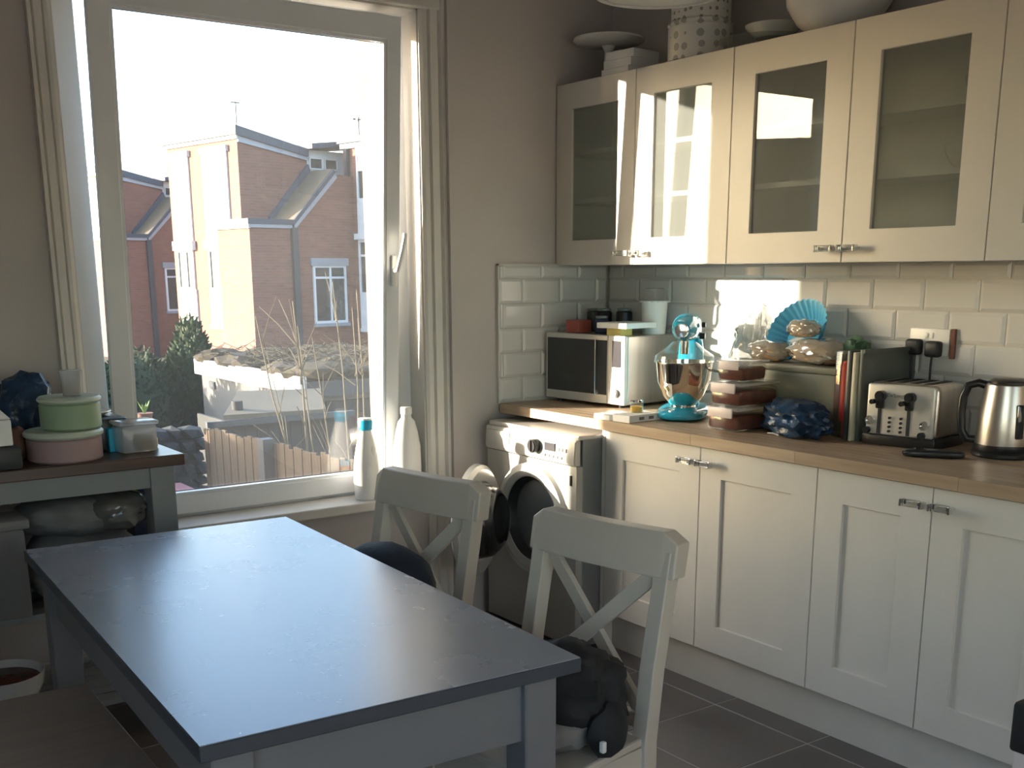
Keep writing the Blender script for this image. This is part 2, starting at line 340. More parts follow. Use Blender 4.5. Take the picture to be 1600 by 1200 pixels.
# moulded architraves
def architrave(name, x0, x1, flip):
    a = MB(); w_ = x1-x0
    prof = [(0,0),(0,-.012),(.012,-.020),(.30*w_,-.020),(.36*w_,-.013),(.42*w_,-.024),(.72*w_,-.024),(.78*w_,-.016),(.86*w_,-.030),(w_,-.030),(w_,0)]
    if flip: prof = [(w_-p, q) for p, q in prof][::-1]
    a.prism([(x0+p, YV+q) for p, q in prof], 'z', .0 if x0 > -1 else 0, WZ1+.09); struct(name, a, 'trim')
architrave('trim_1', WX1, WX1+.105, False)
architrave('trim_2', WX0-.075, WX0, True)
struct('trim_3', MB().box(WX0-.075,WX1+.105,YV-.026,YV,WZ1,WZ1+.10, .006), 'trim')
struct('trim_4', MB().box(WX0-.06,-.25,2.055,2.236,.525,.565, .006), 'trim', label='white painted window sill board')
struct('trim_5', MB().box(WX0-.05,WX1+.02,2.42,2.50,.50,.545), 'hwhite')
struct('baseboard_back', MB().box(XL,-.25,YV-.018,YV,0,.14,.005), 'trim')

# ------------------------------------------------------------------ kitchen: tiles
TW, TH = .1995, .1018
ZR = [1.4232-TH*k for k in range(6)]           # joint heights
def tiledwall(parent_name, a0, a1, along, seed_off):
    p = sempty(parent_name)
    if along == 'y': obj('grout_bed', MB().box(XR-.005,XR,a0,a1,.905,1.48), 'tilegrout', p)
    else: obj('grout_bed', MB().box(a0,a1,YW-.005,YW,.905,1.4765), 'tilegrout', p)
    cache = {}
    for r in range(-1, 6):
        zt = ZR[r] if r >= 0 else 1.4765
        zb = ZR[r+1] if r >= 0 and r < 5 else (ZR[0] if r < 0 else .91)
        if zt-zb < .015: continue
        off = .870 if (r % 2 == 0) else .772
        if along == 'x': off = .10 if r % 2 == 0 else .20
        k = math.floor((a0-off)/TW)
        while off+k*TW < a1:
            u0, u1 = max(a0, off+k*TW), min(a1, off+(k+1)*TW); k += 1
            if u1-u0 < .02: continue
            key = (round(u1-u0,3), round(zt-zb,3))
            if key not in cache:
                b = bmesh.new(); hw, hh = (u1-u0)/2-.0012, (zt-zb)/2-.0012; bev = min(.011, hh*.4, hw*.4)
                B = [b.verts.new((x,y,0)) for x,y in ((-hw,-hh),(hw,-hh),(hw,hh),(-hw,hh))]
                B2 = [b.verts.new((x,y,.004)) for x,y in ((-hw,-hh),(hw,-hh),(hw,hh),(-hw,hh))]
                T = [b.verts.new((x,y,.0095)) for x,y in ((-hw+bev,-hh+bev),(hw-bev,-hh+bev),(hw-bev,hh-bev),(-hw+bev,hh-bev))]
                b.faces.new(B[::-1]); b.faces.new(T)
                for A_, C_ in ((B,B2),(B2,T)):
                    for i in range(4): b.faces.new((A_[i],A_[(i+1)%4],C_[(i+1)%4],C_[i]))
                if along == 'y': R = Matrix(((0,0,-1,0),(-1,0,0,0),(0,1,0,0),(0,0,0,1)))
                else: R = Matrix(((1,0,0,0),(0,0,-1,0),(0,1,0,0),(0,0,0,1)))
                q = MB(); q.merge(b, R); o = obj('tile', q, 'tile', p); cache[key] = o.data
            else:
                o = bpy.data.objects.new('tile', cache[key]); C.objects.link(o); o.parent = p
            if along == 'y': o.location = (XR-.005, (u0+u1)/2, (zb+zt)/2)
            else: o.location = ((u0+u1)/2, YW-.005, (zb+zt)/2)
tiledwall('wall_right_tiling', -1.2, YW-.015, 'y', 0)
tiledwall('wall_back_tiling', -.02, XR-.016, 'x', 0)
struct('trim_6', MB().box(-.027,-.021,YW-.016,YW,.91,1.482).box(-.027,XR-.02,YW-.016,YW,1.4765,1.482), 'trim')

# base units
def handle(parent, y, z, x=0.0, name='handle'):
    """clear crystal bar pull with chrome ends, on the face x"""
    h = obj(name, MB().box(x-.040,x-.022,y-.030,y+.030,z-.010,z+.010,.004), 'crystal', parent, label='small clear crystal bar handle')
    HP = globals().setdefault('HP', {})
    for s_ in (-1,1):
        for nm, f in (('post', lambda: MB().cyl((-.012,0,0),.005,.024,'x',10)), ('end_cap', lambda: MB().box(-.041,-.021,-.0035,.0035,-.011,.011,.002))):
            if nm in HP: o = bpy.data.objects.new(nm, HP[nm]); C.objects.link(o); o.parent = h
            else: o = obj(nm, f(), 'chrome', h); HP[nm] = o.data
            o.location = (x, y+s_*(.022 if nm == 'post' else .0315), z)
def shaker(parent, y0, y1, z0, z1, x, glass=False, name='door'):
    g = .0018; y0 += g; y1 -= g; fw = .098 if not glass else .100
    d = obj(name, MB().frame('x', x, x+.021, y0,y1,z0,z1,fw), 'cab', parent, bevel=.0015)
    if glass: obj('pane', MB().box(x+.009,x+.013,y0+fw-.004,y1-fw+.004,z0+fw-.004,z1-fw+.004), 'cabglass', d)
    else: obj('panel', MB().box(x+.010,x+.018,y0+fw-.003,y1-fw+.003,z0+fw-.003,z1-fw+.003), 'cab', d)
    return d
def base_unit(y0, ym, y1, label):
    t = thing('base_cabinet', label, 'cabinet', group=None)
    obj('carcass', MB().box(.022,XR-.02,y0,y0+.018,.15,.868).box(.022,XR-.02,y1-.018,y1,.15,.868).box(.022,XR-.02,y0+.018,y1-.018,.15,.168).box(XR-.035,XR-.02,y0+.018,y1-.018,.168,.868), 'cab', t)
    for a, b, hy in ((y0,ym,ym-.045),(ym,y1,ym+.045)):
        d = shaker(t, a, b, .152, .866, 0); handle(d, hy, .818, 0)
    return t
base_unit(.4,.9,1.4, 'cream double door base cabinet nearest the washing machine')
base_unit(-.4,0,.4, 'cream double door base cabinet beneath the toaster and kettle')
base_unit(-1.2,-.8,-.4, 'cream base cabinet at the right edge past the kettle')
solo('end_panel', MB().box(.0,XR-.02,1.402,1.42,0,.868), 'cab', 'cream end panel closing the cabinets beside the washing machine', 'panel')
struct('baseboard_right', MB().box(.05,.066,-1.2,1.402,0,.15), 'plinth', label='pale plinth under the base cabinets')
wt = thing('worktop', 'long oak butcher block worktop with wide staves running under the appliances', 'worktop')
random.seed(5); nst = 13; sw = (XR-.012+.023)/nst
for i in range(nst):
    y = -1.2 - (0 if i == 0 else random.random()*.6); k = 0
    xa = -.023+sw*i
    while y < YW-.012:
        L_ = random.uniform(.5,.95) if i else random.uniform(.45,.6); a, b = max(y,-1.2), min(y+L_, YW-.014)
        if b-a > .02: obj('stave', MB().box(xa+.0002,xa+sw-.0002,a+.0003,b-.0003,.872,.91,.0006,1), 'oak' if random.random() < .6 else 'oakb', wt)
        y += L_

# upper units
def upper(y0, ym, y1, label, content=None):
    t = thing('wall_cabinet', label, 'cabinet'); zb, zt = 1.4765, 2.1935
    obj('carcass', MB().box(.302,XR,y0,y0+.018,zb,zt).box(.302,XR,y1-.018,y1,zb,zt).box(.302,XR,y0+.018,y1-.018,zt-.018,zt).box(.302,XR,y0+.018,y1-.018,zb,zb+.018).box(XR-.01,XR,y0+.018,y1-.018,zb+.018,zt-.018), 'cabin', t)
    for z in (1.735, 1.925): obj('shelf', MB().box(.33,XR-.011,y0+.019,y1-.019,z-.009,z+.009), 'cabin', t)
    for a, b, hy in ((y0,ym,ym-.045),(ym,y1,ym+.045)):
        d = shaker(t, a, b, zb, zt, .28, True); handle(d, hy, 1.520, .28)
    return t
upper(1.087,1.587,2.078, 'cream glass door wall cabinet in the corner, streaked with sunlight')
upper(.087,.587,1.087, 'cream glass door wall cabinet in the middle reflecting the sky')
upper(-.913,-.413,.087, 'cream glass door wall cabinet at the right edge of the photo')
def bowl_prof(r, h, t=.004, foot=.4): return [(.001,0),(r*foot,0),(r*.75,h*.3),(r*.95,h*.7),(r,h),(r-t,h),(r*.95-t,h*.7),(r*.75-t,h*.3+t),(r*foot,t*1.5),(.001,t*1.5)]
for y, z in ((.22,1.9345),(.27,1.7445)):
    solo('bowl', MB().lathe(bowl_prof(.075,.07)), 'whitec', 'white bowl behind glass on the %s shelf of the second glass door from the right' % ('upper' if z > 1.8 else 'lower'), 'bowl', (.45,y,z), smooth=True)

# ------------------------------------------------------------------ washing machine
wm = thing('washing_machine', 'silver and dark grey front loading washing machine with its door open', 'washer', (0,0,0))
X0, Y0, Y1 = -.12, 1.425, 2.02
obj('body', MB().box(X0+.03,.45,Y0,Y1,.015,.85,.006), 'wmgrey', wm)
obj('top_panel', MB().box(X0+.01,.45,Y0-.001,Y1+.001,.835,.852,.004), 'silver', wm)
fr_ = bmesh.new()
# front panel with round hole
cy_, cz_, R_ = 1.70, .49, .172
q = MB()
N_ = 48
b = bmesh.new(); ring = [b.verts.new((X0, cy_+R_*math.cos(2*PI*i/N_), cz_+R_*math.sin(2*PI*i/N_))) for i in range(N_)]
def edgept(a):
    c, s_ = math.cos(a), math.sin(a); ts = []
    if c > 1e-9: ts.append((Y1-cy_)/c)
    if c < -1e-9: ts.append((Y0-cy_)/c)
    if s_ > 1e-9: ts.append((.735-cz_)/s_)
    if s_ < -1e-9: ts.append((.02-cz_)/s_)
    t = min(ts); return (X0, cy_+t*c, cz_+t*s_)
outer = [b.verts.new(edgept(2*PI*i/N_)) for i in range(N_)]
for i in range(N_): b.faces.new((ring[i], ring[(i+1)%N_], outer[(i+1)%N_], outer[i]))
for (yy, zz) in ((Y0,.735),(Y1,.735),(Y0,.02),(Y1,.02)):
    v = b.verts.new((X0,yy,zz)); a = math.atan2(zz-cz_, yy-cy_) % (2*PI); k = int(a/(2*PI)*N_); b.faces.new((v, outer[k], outer[(k+1)%N_]))
bmesh.ops.recalc_face_normals(b, faces=b.faces)
ext = bmesh.ops.extrude_face_region(b, geom=b.faces[:]); 
for v in [g for g in ext['geom'] if isinstance(g, bmesh.types.BMVert)]: v.co.x += .03
bmesh.ops.recalc_face_normals(b, faces=b.faces)
q.merge(b); obj('front_panel', q, 'wmfront', wm); fr_.free()
RX = lambda x, y, z: Matrix.Translation((x,y,z)) @ Matrix.Rotation(-PI/2,4,'Y')
obj('door_ring', MB().lathe([(.165,-.02),(.172,.012),(.195,.026),(.222,.018),(.228,0),(.20,-.004)], 56, RX(X0,cy_,cz_), cap=False), 'silver', wm, True, 'pale rim around the drum opening')
obj('door_seal', MB().lathe([(.17,.008),(.155,-.01),(.150,-.05),(.135,-.06),(.132,-.10)], 56, RX(X0,cy_,cz_), cap=False), 'plugm', wm, True)
obj('drum', MB().lathe([(.150,-.05),(.20,-.10),(.21,-.38),(.001,-.40)], 48, RX(X0,cy_,cz_), cap=False), 'steel', wm, True)
pf = obj('control_panel', MB().prism([(X0-.004,.738),(X0-.012,.75),(X0-.006,.832),(X0+.02,.838),(X0+.02,.738)], 'y', Y0, Y1, .003), 'silver', wm, True)
obj('detergent_drawer', MB().box(X0-.014,X0+.01,1.845,Y1-.01,.750,.822,.008), 'silver', pf, True)
obj('programme_dial', MB().cyl((X0-.022,1.665,.79),.027,.030,'x',28,bev=.004).box(X0-.042,X0-.034,1.662,1.668,.77,.812), 'black', pf, True)
obj('display', MB().box(X0-.013,X0-.005,1.545,1.608,.781,.812), 'dscreen', pf)
for k in range(5): obj('button', MB().box(X0-.017,X0-.008,1.603-.026*k,1.615-.026*k,.757,.767,.002), 'white', pf)
for k in range(3): obj('button', MB().box(X0-.015,X0-.008,1.518-.022*k,1.530-.022*k,.785,.80,.002), 'white', pf)
obj('door_latch', MB().box(X0-.004,X0+.004,1.452,1.462,.66,.70,.001), 'black', wm)
# opened door: hinged at the far side of the port, standing out into the room, seen from inside
DM = Matrix.Translation((X0-.015,1.925,cz_)) @ Matrix.Rotation(math.radians(34),4,'Z') @ Matrix.Translation((-.225,0,0)) @ Matrix.Rotation(PI/2,4,'X')
wd = obj('door', MB().lathe([(.150,.004),(.160,.018),(.205,.022),(.222,.010),(.226,-.012),(.20,-.028),(.155,-.03)], 56, DM, cap=False), 'silver', wm, True, 'open round porthole door rim')
obj('glass_bowl', MB().lathe([(.155,.0),(.150,.03),(.135,.075),(.10,.105),(.001,.115)], 48, DM, cap=False), 'crystal', wd, True)
obj('door_cover', MB().lathe([(.155,-.03),(.12,-.038),(.001,-.04)], 48, DM, cap=False), 'dglass', wd, True)
obj('hinge', MB().box(X0-.035,X0+.004,1.905,1.935,cz_-.06,cz_+.06,.004), 'chrome', wm, True)

# ------------------------------------------------------------------ dining table
tb = thing('dining_table', 'white painted dining table with a blue-grey zinc top and dark edge', 'table', (-1.766,.530,0), math.radians(-2.5))
W2, L2 = .3665, .7435
obj('tabletop', MB().box(-W2,W2,-L2,L2,.712,.74,.002,1), 'edge', tb, label='dark zinc-edged slab')
obj('top_sheet', MB().box(-W2+.002,W2-.002,-L2+.002,L2-.002,.739,.7415), 'zinc', tb, label='scuffed blue-grey zinc top surface')
for sx in (-1,1):
    for sy in (-1,1):
        x, y = sx*(W2-.065), sy*(L2-.075); obj('leg', MB().box(x-.036,x+.036,y-.036,y+.036,0,.712,.003,1), 'tablep', tb)
for sx in (-1,1): obj('apron', MB().box(sx*(W2-.058)-.011,sx*(W2-.058)+.011,-L2+.11,L2-.11,.575,.712), 'tablep', tb)
for sy in (-1,1): obj('apron', MB().box(-W2+.10,W2-.10,sy*(L2-.066)-.011,sy*(L2-.066)+.011,.575,.712), 'tablep', tb)

# ------------------------------------------------------------------ chairs (cross back); local: faces -x, back at +x
def make_chair(label, loc, rz):
    t = thing('dining_chair', label, 'chair', loc, rz, None)
    def post(s):
        y = s*.182; b = MB(); xs = [(.20,0),(.172,.25),(.17,.44),(.19,.60),(.222,.76),(.240,.865)]
        poly = [(x-.022,z) for x, z in xs]+[(x+.020,z) for x, z in xs[::-1]]
        b.prism(poly, 'y', y-.020, y+.020); return b
    for s in (-1,1): obj('back_post', post(s), 'chair', t, bevel=.003)
    rail = MB()
    pts = []
    for i in range(13):
        u = -.215+.43*i/12; pts.append((.238-.016*(1-(u/.215)**2), u))
    bm2 = bmesh.new(); N2 = len(pts); A = []
    for (x,y) in pts:
        e = abs(y)/.215; zt = .906 if e < .93 else .898 if e < .99 else .882
        A.append([bm2.verts.new(p) for p in ((x-.026,y,.806),(x+.018,y,.806),(x+.032,y,zt),(x-.012,y,zt))])
    for P, Q in zip(A, A[1:]):
        for i in range(4): bm2.faces.new((P[i],Q[i],Q[(i+1)%4],P[(i+1)%4]))
    bm2.faces.new(A[0]); bm2.faces.new(A[-1][::-1]); bmesh.ops.recalc_face_normals(bm2, faces=bm2.faces)
    rail.merge(bm2); obj('top_rail', rail, 'chair', t, bevel=.004)
    obj('cross_brace', MB().bar((.226,-.165,.815),(.172,.165,.50),.036,.015,(1,0,.15)), 'chair', t, bevel=.002)
    obj('cross_brace', MB().bar((.232,.165,.815),(.180,-.165,.50),.036,.015,(1,0,.15)), 'chair', t, bevel=.002)
    obj('back_rail', MB().bar((.174,-.165,.485),(.174,.165,.485),.034,.022,(1,0,0)), 'chair', t, bevel=.002)
    obj('seat', MB().prism([(-.158,-.205),(.155,-.19),(.155,.19),(-.158,.205)], 'z', .435, .455), 'chair', t, bevel=.006)
    obj('seat_frame', MB().box(-.145,-.125,-.17,.17,.365,.435).box(.14,.16,-.175,.175,.365,.435).box(-.125,.15,-.192,-.172,.365,.435).box(-.125,.15,.172,.192,.365,.435), 'chair', t)
    for s in (-1,1): obj('leg', MB().box(-.150,-.114,s*.182-.018,s*.182+.018,0,.435), 'chair', t, bevel=.003)
    for s in (-1,1): obj('stretcher', MB().box(-.115,.17,s*.182-.009,s*.182+.009,.14,.17), 'chair', t)
    obj('stretcher', MB().box(.01,.03,-.175,.175,.14,.17), 'chair', t)
    return t
def chair_at(cx, cy, ang, label):
    ca, sa = math.cos(ang), math.sin(ang); return make_chair(label, (cx-ca*.236, cy-sa*.236, 0), ang)
ch1 = chair_at(-1.0985, .105, math.radians(9.5), 'white cross-back dining chair nearest the camera, beside the cream cupboards')
ch2 = chair_at(-1.1275, .826, math.radians(10.8), 'white cross-back dining chair farther away, close to the window sill')

# bags on the chairs
def bagroot(ch, x, y): 
    c, s = math.cos(ch.rotation_euler.z), math.sin(ch.rotation_euler.z); return (ch.location.x+c*x-s*y, ch.location.y+s*x+c*y, .455)
t = thing('rucksack', 'black and grey bag slumped on the nearest dining chair seat', 'bag', bagroot(ch1,.035,-.075), math.radians(9))
obj('bag_body', MB().blob((.01,0,.115),(.105,.120,.098),.20,2.2,4,4,flat=.09,sq=2.4), 'blackm', t, True)
obj('lower_panel', MB().blob((-.03,.02,.052),(.112,.115,.055),.14,2.4,3,8,flat=.050,sq=2.4), 'bedding', t, True, 'grey lower front pocket')
obj('side_pouch', MB().blob((.0,-.115,.055),(.055,.035,.065),.12,2,2,2,flat=.053), 'blackm', t, True)
obj('buckle', MB().box(-.055,-.043,-.150,-.138,.03,.055,.003), 'white', t)
t = thing('shoulder_bag', 'dark navy rounded bag lying on the farther chair seat', 'bag', bagroot(ch2,.075,.0), math.radians(11))
obj('bag_body', MB().blob((0,.0,.135),(.095,.160,.150),.08,1.4,3,7,flat=.133,sq=2.6), 'navy', t, True)
obj('strap', MB().tube([(-.03,-.13,.16),(-.04,-.165,.175),(-.05,-.185,.15),(-.04,-.17,.11),(-.02,-.14,.09)],.016,8), 'blackm', t, True)

# ------------------------------------------------------------------ bench
t = thing('bench', 'low bench with a flat brown-grey top at the bottom left corner', 'bench', (-2.24,.49,0), math.radians(-1))
obj('seat', MB().box(-.185,.185,-.50,.50,.425,.45,.004), 'bench', t)
for sx in (-1,1):
    for sy in (-1,1): obj('leg', MB().box(sx*.14-.025,sx*.14+.025,sy*.44-.025,sy*.44+.025,0,.425), 'tablep', t)
for sx in (-1,1): obj('apron', MB().box(sx*.14-.01,sx*.14+.01,-.415,.415,.36,.425), 'tablep', t)

# ------------------------------------------------------------------ kitchen cart by the window and what is on it
t = thing('kitchen_cart', 'grey painted kitchen cart with a dark oak top under the window', 'cart', (-1.95,1.84,0))
obj('top', MB().box(-.40,.415,-.215,.215,.865,.90,.003,1), 'darkoak', t, label='dark brown oak top board')
for sx in (-1,1):
    for sy in (-1,1): x, y = sx*.335 + (.008 if sx > 0 else 0), sy*.165; obj('leg', MB().box(x-.038,x+.038,y-.038,y+.038,0,.865,.002,1), 'cartp', t)
for sy in (-1,1): obj('apron', MB().box(-.30,.305,sy*.185-.01,sy*.185+.01,.80,.865), 'cartp', t)
for sx in (-1,1): obj('apron', MB().box(sx*.345-.01,sx*.345+.01,-.13,.13,.80,.865), 'cartp', t)
for z in (.455,.14):
    for k in range(6): obj('slat', MB().box(-.37,.37,-.195+.066*k,-.195+.066*k+.058,z-.02,z), 'cartp', t)
Z9 = .9005
def rt(r, h, z0=0, bev=.006): return [(.001,z0),(r-bev,z0),(r,z0+bev),(r,z0+h-bev),(r-bev,z0+h),(.001,z0+h)]
t = thing('cake_tin', 'wide dusty pink round tin at the bottom of the stack on the cart', 'tin', (-1.865,1.74,Z9))
obj('body', MB().lathe(rt(.108,.072)), 'pink', t, True); obj('lid', MB().lathe(rt(.115,.020,.072)), 'mintlid', t, True, 'pale greenish lid')
t = thing('cake_tin', 'mint green round tin stacked on the pink tin', 'tin', (-1.838,1.745,Z9+.093))
obj('body', MB().lathe(rt(.088,.080)), 'mint', t, True); obj('lid', MB().lathe(rt(.092,.018,.080)), 'mintlid', t, True, 'pale mint lid')
t = thing('plastic_cup', 'small pinkish plastic cup standing on the green tin', 'cup', (-1.826,1.745,Z9+.192))
obj('cup', MB().lathe([(.001,0),(.028,0),(.033,.072),(.035,.075),(.031,.075),(.026,.004),(.001,.004)]), 'milky', t, True)
obj('contents', MB().lathe(rt(.025,.028,.005,.003)), 'lidpink', t, True)
t = thing('storage_tub', 'clear plastic tub with a pale lid near the right corner of the cart', 'tub', (-1.645,1.765,Z9), math.radians(4))
obj('tub', MB().box(-.058,.058,-.045,.045,0,.088,.010), 'milky', t, True); M['tubstuff'] = mat('brown_snacks', (.18,.13,.08), .7, col2=(.35,.26,.16), scale=60); obj('contents', MB().box(.004,.050,-.038,.038,.006,.050,.006), 'tubstuff', t)
obj('lid', MB().box(-.064,.064,-.050,.050,.086,.100,.006), 'milky', t, True)
solo('tray', MB().box(-.055,.075,-.10,.11,0,.105,.012), 'board', 'dark grey box standing behind the clear tub', 'box', (-1.72,1.915,Z9), smooth=True)
solo('plate', MB().lathe([(.001,.004),(.05,.004),(.07,.014),(.068,.018),(.001,.009)]), 'whitec', 'pale dish lying on the dark grey box by the window', 'dish', (-1.74,1.92,Z9+.104), smooth=True)
solo('carton', MB().box(-.02,.02,-.02,.02,0,.075,.003), 'bluecap', 'small blue carton between the pink tin and the clear tub', 'carton', (-1.700,1.835-.03,Z9))
solo('candle_pot', MB().lathe(rt(.016,.035)), 'cream', 'small cream pot at the corner of the dark oak top', 'pot', (-1.572,1.82,Z9), smooth=True)
t = thing('fabric_bag', 'crumpled dark blue bag behind the green tin', 'bag', (-1.93,1.93,Z9))
obj('bag_body', MB().blob((0,0,.11),(.10,.08,.14),.22,2.2,4,3,flat=.108), 'bluebag', t, True)
t = thing('box', 'white box with a tilted lid stacked at the far left of the cart', 'box', (-2.13,1.72,Z9+.07))
obj('body', MB().box(-.10,.10,-.09,.09,0,.075,.004), 'paperw', t); obj('lid', MB().prism([(-.105,.077),(.10,.077),(.06,.12),(-.02,.150),(-.105,.152)],'y',-.09,.09), 'paperw', t)
solo('oven_dish', MB().box(-.12,.12,-.11,.11,0,.068,.012), 'board', 'dark roasting dish beneath the white box at the left', 'dish', (-2.13,1.73,Z9), smooth=True)
solo('ornament', MB().blob((0,0,.05),(.035,.03,.05),.25,3,3,5,flat=.048), 'clay', 'small reddish-brown lump between the white box and the tins', 'ornament', (-1.985,1.80,Z9), smooth=True)
# middle shelf
t = thing('storage_box', 'translucent lidded storage box on the middle shelf of the cart', 'box', (-2.13,1.755,.4555))
obj('body', MB().box(-.105,.105,-.13,.13,0,.27,.012), 'milky', t, True); obj('lid', MB().box(-.118,.118,-.143,.143,.27,.300,.008), 'milky', t, True)
obj('contents', MB().box(-.09,.09,-.115,.115,.01,.22,.01), 'navy', t)
t = thing('bedding_stack', 'grey folded bedding in shiny bags on the middle shelf of the cart', 'bedding', (-1.838,1.80,.4555))
obj('duvet', MB().blob((0,0,.11),(.165,.15,.115),.08,1.5,4,1,flat=.109,sq=3), 'bedding', t, True)
obj('pillow', MB().blob((.0,0,.262),(.170,.15,.060),.12,1.6,4,9,sq=2.6), 'bedding', t, True)
obj('wrapping', MB().blob((.10,-.02,.272),(.105,.15,.066),.12,2.4,4,12,sq=2.4), 'shiny', t, True, 'shiny clear wrapping over the pillow')
t = thing('cereal_box', 'navy blue box with a yellow top beside the cart leg', 'box', (-1.605,1.86,.4555))
obj('body', MB().box(-.05,.035,-.05,.05,0,.345), 'navyc', t); obj('band', MB().box(-.052,.037,-.052,.052,.33,.350), 'yellow', t, label='yellow top edge'); obj('side_strip', MB().box(.028,.037,-.0525,-.049,.10,.33), 'paperw', t)
solo('tissue_pack', MB().blob((0,0,.095),(.035,.04,.10),.12,2,3,6,flat=.093), 'paperw', 'small white packet in front of the navy box', 'packet', (-1.61,1.75,.4555), smooth=True)
# bottom shelf and floor clutter
t = thing('mixing_bowl', 'white bowl with red contents on the bottom shelf of the cart', 'bowl', (-2.12,1.72,.1405))
obj('bowl', MB().lathe(bowl_prof(.125,.13)), 'whitec', t, True); obj('contents', MB().lathe([(.001,.112),(.11,.108),(.112,.10),(.001,.095)]), 'food', t, True)
solo('dish', MB().lathe(bowl_prof(.10,.06)), 'whitec', 'white dish lying under the bowl in the shadow left of the table', 'dish', (-2.17,1.50,.0), smooth=True)
t = thing('hand_tool', 'black cordless tool with an orange-brown handle on the floor left of the table', 'tool', (-2.16,1.36,.0))
M['orange']=mat('tan_handle',(.38,.17,.06),.5); obj('grip', MB().cyl((.06,0,.135),.022,.09,'x',16), 'orange', t, True); obj('body', MB().blob((-.02,0,.10),(.05,.05,.10),.1,2,3,3,flat=.098), 'black', t, True)
obj('cable', MB().tube([(-.01,0,.18),(0,.02,.24),(.04,.03,.25),(.09,.02,.22),(.12,.0,.17)],.006,6), 'black', t, True)

# ------------------------------------------------------------------ bottles on the sill
ZS = .5655
t = thing('detergent_bottle', 'white laundry bottle with a blue cap on the window sill', 'bottle', (-.638,2.118,ZS))
def bwob(k): return lambda a, z: 1
prof = [(.001,0),(.046,0),(.052,.008),(.055,.07),(.054,.12),(.049,.17),(.039,.22),(.029,.255),(.024,.275),(.024,.285)]
bb = MB().lathe(prof, 36); bb.xf(Matrix.Scale(.80,4,(0,1,0)))
obj('body', bb, 'white', t, True)
obj('cap', MB().lathe([(.025,.278),(.028,.280),(.029,.312),(.026,.318),(.001,.318)],28), 'bluecap', t, True, 'bright blue screw cap')
obj('cap_top', MB().lathe([(.001,.3182),(.026,.3182),(.026,.325),(.001,.327)],28), 'white', t, True)
hn = MB()
hn.box(-.026,.026,.0405,.0440,.045,.125); lb_ = obj('label', hn, 'red', t, label='printed label on the side facing the glass')
obj('label_band', MB().box(-.026,.026,.0440,.0446,.095,.125), 'bluecap', lb_); obj('label_spot', MB().cyl((.0,.0446,.075),.015,.001,'y',18), 'yellow', lb_)
ov = MB()
for zc, xc, yc, rr, hh in ((.105,-.010,-.0415,.013,.036),(.190,.014,-.0335,.010,.028)): ov.blob((xc,yc,zc),(rr,.003,hh),0,1,2,0)
obj('painted_highlight', ov, 'paperw', t, True)  # pale ovals painted in for sun highlights on the bottle
obj('print', MB().box(.018,.030,-.0425,-.0410,.05,.062,.0003), 'wmgrey', t)
t = thing('detergent_bottle', 'tall cream bottle with a white cap in the right corner of the sill', 'bottle', (-.440,2.135,ZS))
bb = MB().lathe([(.001,0),(.050,0),(.056,.01),(.060,.10),(.058,.19),(.048,.25),(.036,.295),(.022,.310),(.022,.325)], 36); bb.xf(Matrix.Scale(.80,4,(0,1,0)))
obj('body', bb, 'white', t, True); obj('cap', MB().lathe(rt(.024,.032,.322,.004),24), 'white', t, True)

# ------------------------------------------------------------------ on the worktop
ZT = .9105
# microwave
t = thing('microwave', 'silver microwave oven with a dark door in the corner of the worktop', 'microwave', (.205,2.045,ZT), math.radians(5.6))
# local: front face at x=0, extends +x, from y=0 (far) to y=-.462
obj('casing', MB().box(.018,.335,-.460,-.002,.014,.288,.004), 'steel', t)
md_ = obj('door', MB().box(0,.018,-.365,0,.014,.290,.004), 'silver', t, label='silver framed door')
obj('door_glass', MB().box(-.0025,.002,-.300,-.012,.050,.270,.001), 'dglass', md_)
obj('door_handle', MB().box(-.003,.002,-.362,-.306,.050,.270,.001), 'dglass', md_)
obj('handle_strip', MB().box(-.012,.0,-.308,-.303,.045,.275,.001), 'chrome', md_)
cp = obj('control_panel', MB().box(0,.018,-.462,-.367,.014,.290,.004), 'silver', t)
obj('display', MB().box(-.002,.001,-.440,-.392,.165,.270,.001), 'dscreen', cp); obj('knob', MB().cyl((-.006,-.415,.060),.018,.016,'x',20,bev=.003), 'wmgrey', cp, True)
obj('foot', MB().cyl((.04,-.05,.007),.012,.014).cyl((.04,-.41,.007),.012,.014).cyl((.29,-.05,.007),.012,.014).cyl((.29,-.41,.007),.012,.014), 'black', t)
ZM = ZT+.2885
solo('tea_box', MB().box(-.04,.04,-.037,.037,0,.052,.002), 'redlabel', 'small red-brown carton on top of the microwave at the left', 'carton', (.31,1.955,ZM), math.radians(10))
for k, (x, y, r, h, nm, lb, mm) in enumerate(((.43,2.0,.03,.085,'jar','small dark jar at the far left on the microwave','board'),(.40,1.895,.032,.088,'jar','dark round jar right of the red carton on the microwave','blackm'),(.345,1.845,.030,.060,'jar','short navy jar in the middle on the microwave','navyc'),(.43,1.80,.034,.090,'jar','black jar beside the white carton on the microwave','black'))):
    t = thing(nm, lb, 'jar', (x,y,ZM)); obj('body', MB().lathe(rt(r,h,0,.005)), mm, t, True); obj('lid', MB().lathe(rt(r*.9,.012,h,.003)), 'wmgrey', t, True)
solo('card_box', MB().box(-.035,.035,-.038,.038,0,.028,.001), 'yellow', 'small yellow carton at the front edge of the microwave top', 'carton', (.305,1.685,ZM), math.radians(8))
solo('flat_box', MB().box(-.055,.13,-.085,.075,0,.022,.002), 'paperw', 'flat white box lying across the yellow carton on the microwave', 'box', (.305,1.685,ZM+.0285), math.radians(8))
t = thing('utensil_tub', 'tall white tub with a scalloped rim holding clear plastic on the microwave', 'tub', (.475,1.665,ZM))
def sc(a, z): return 1
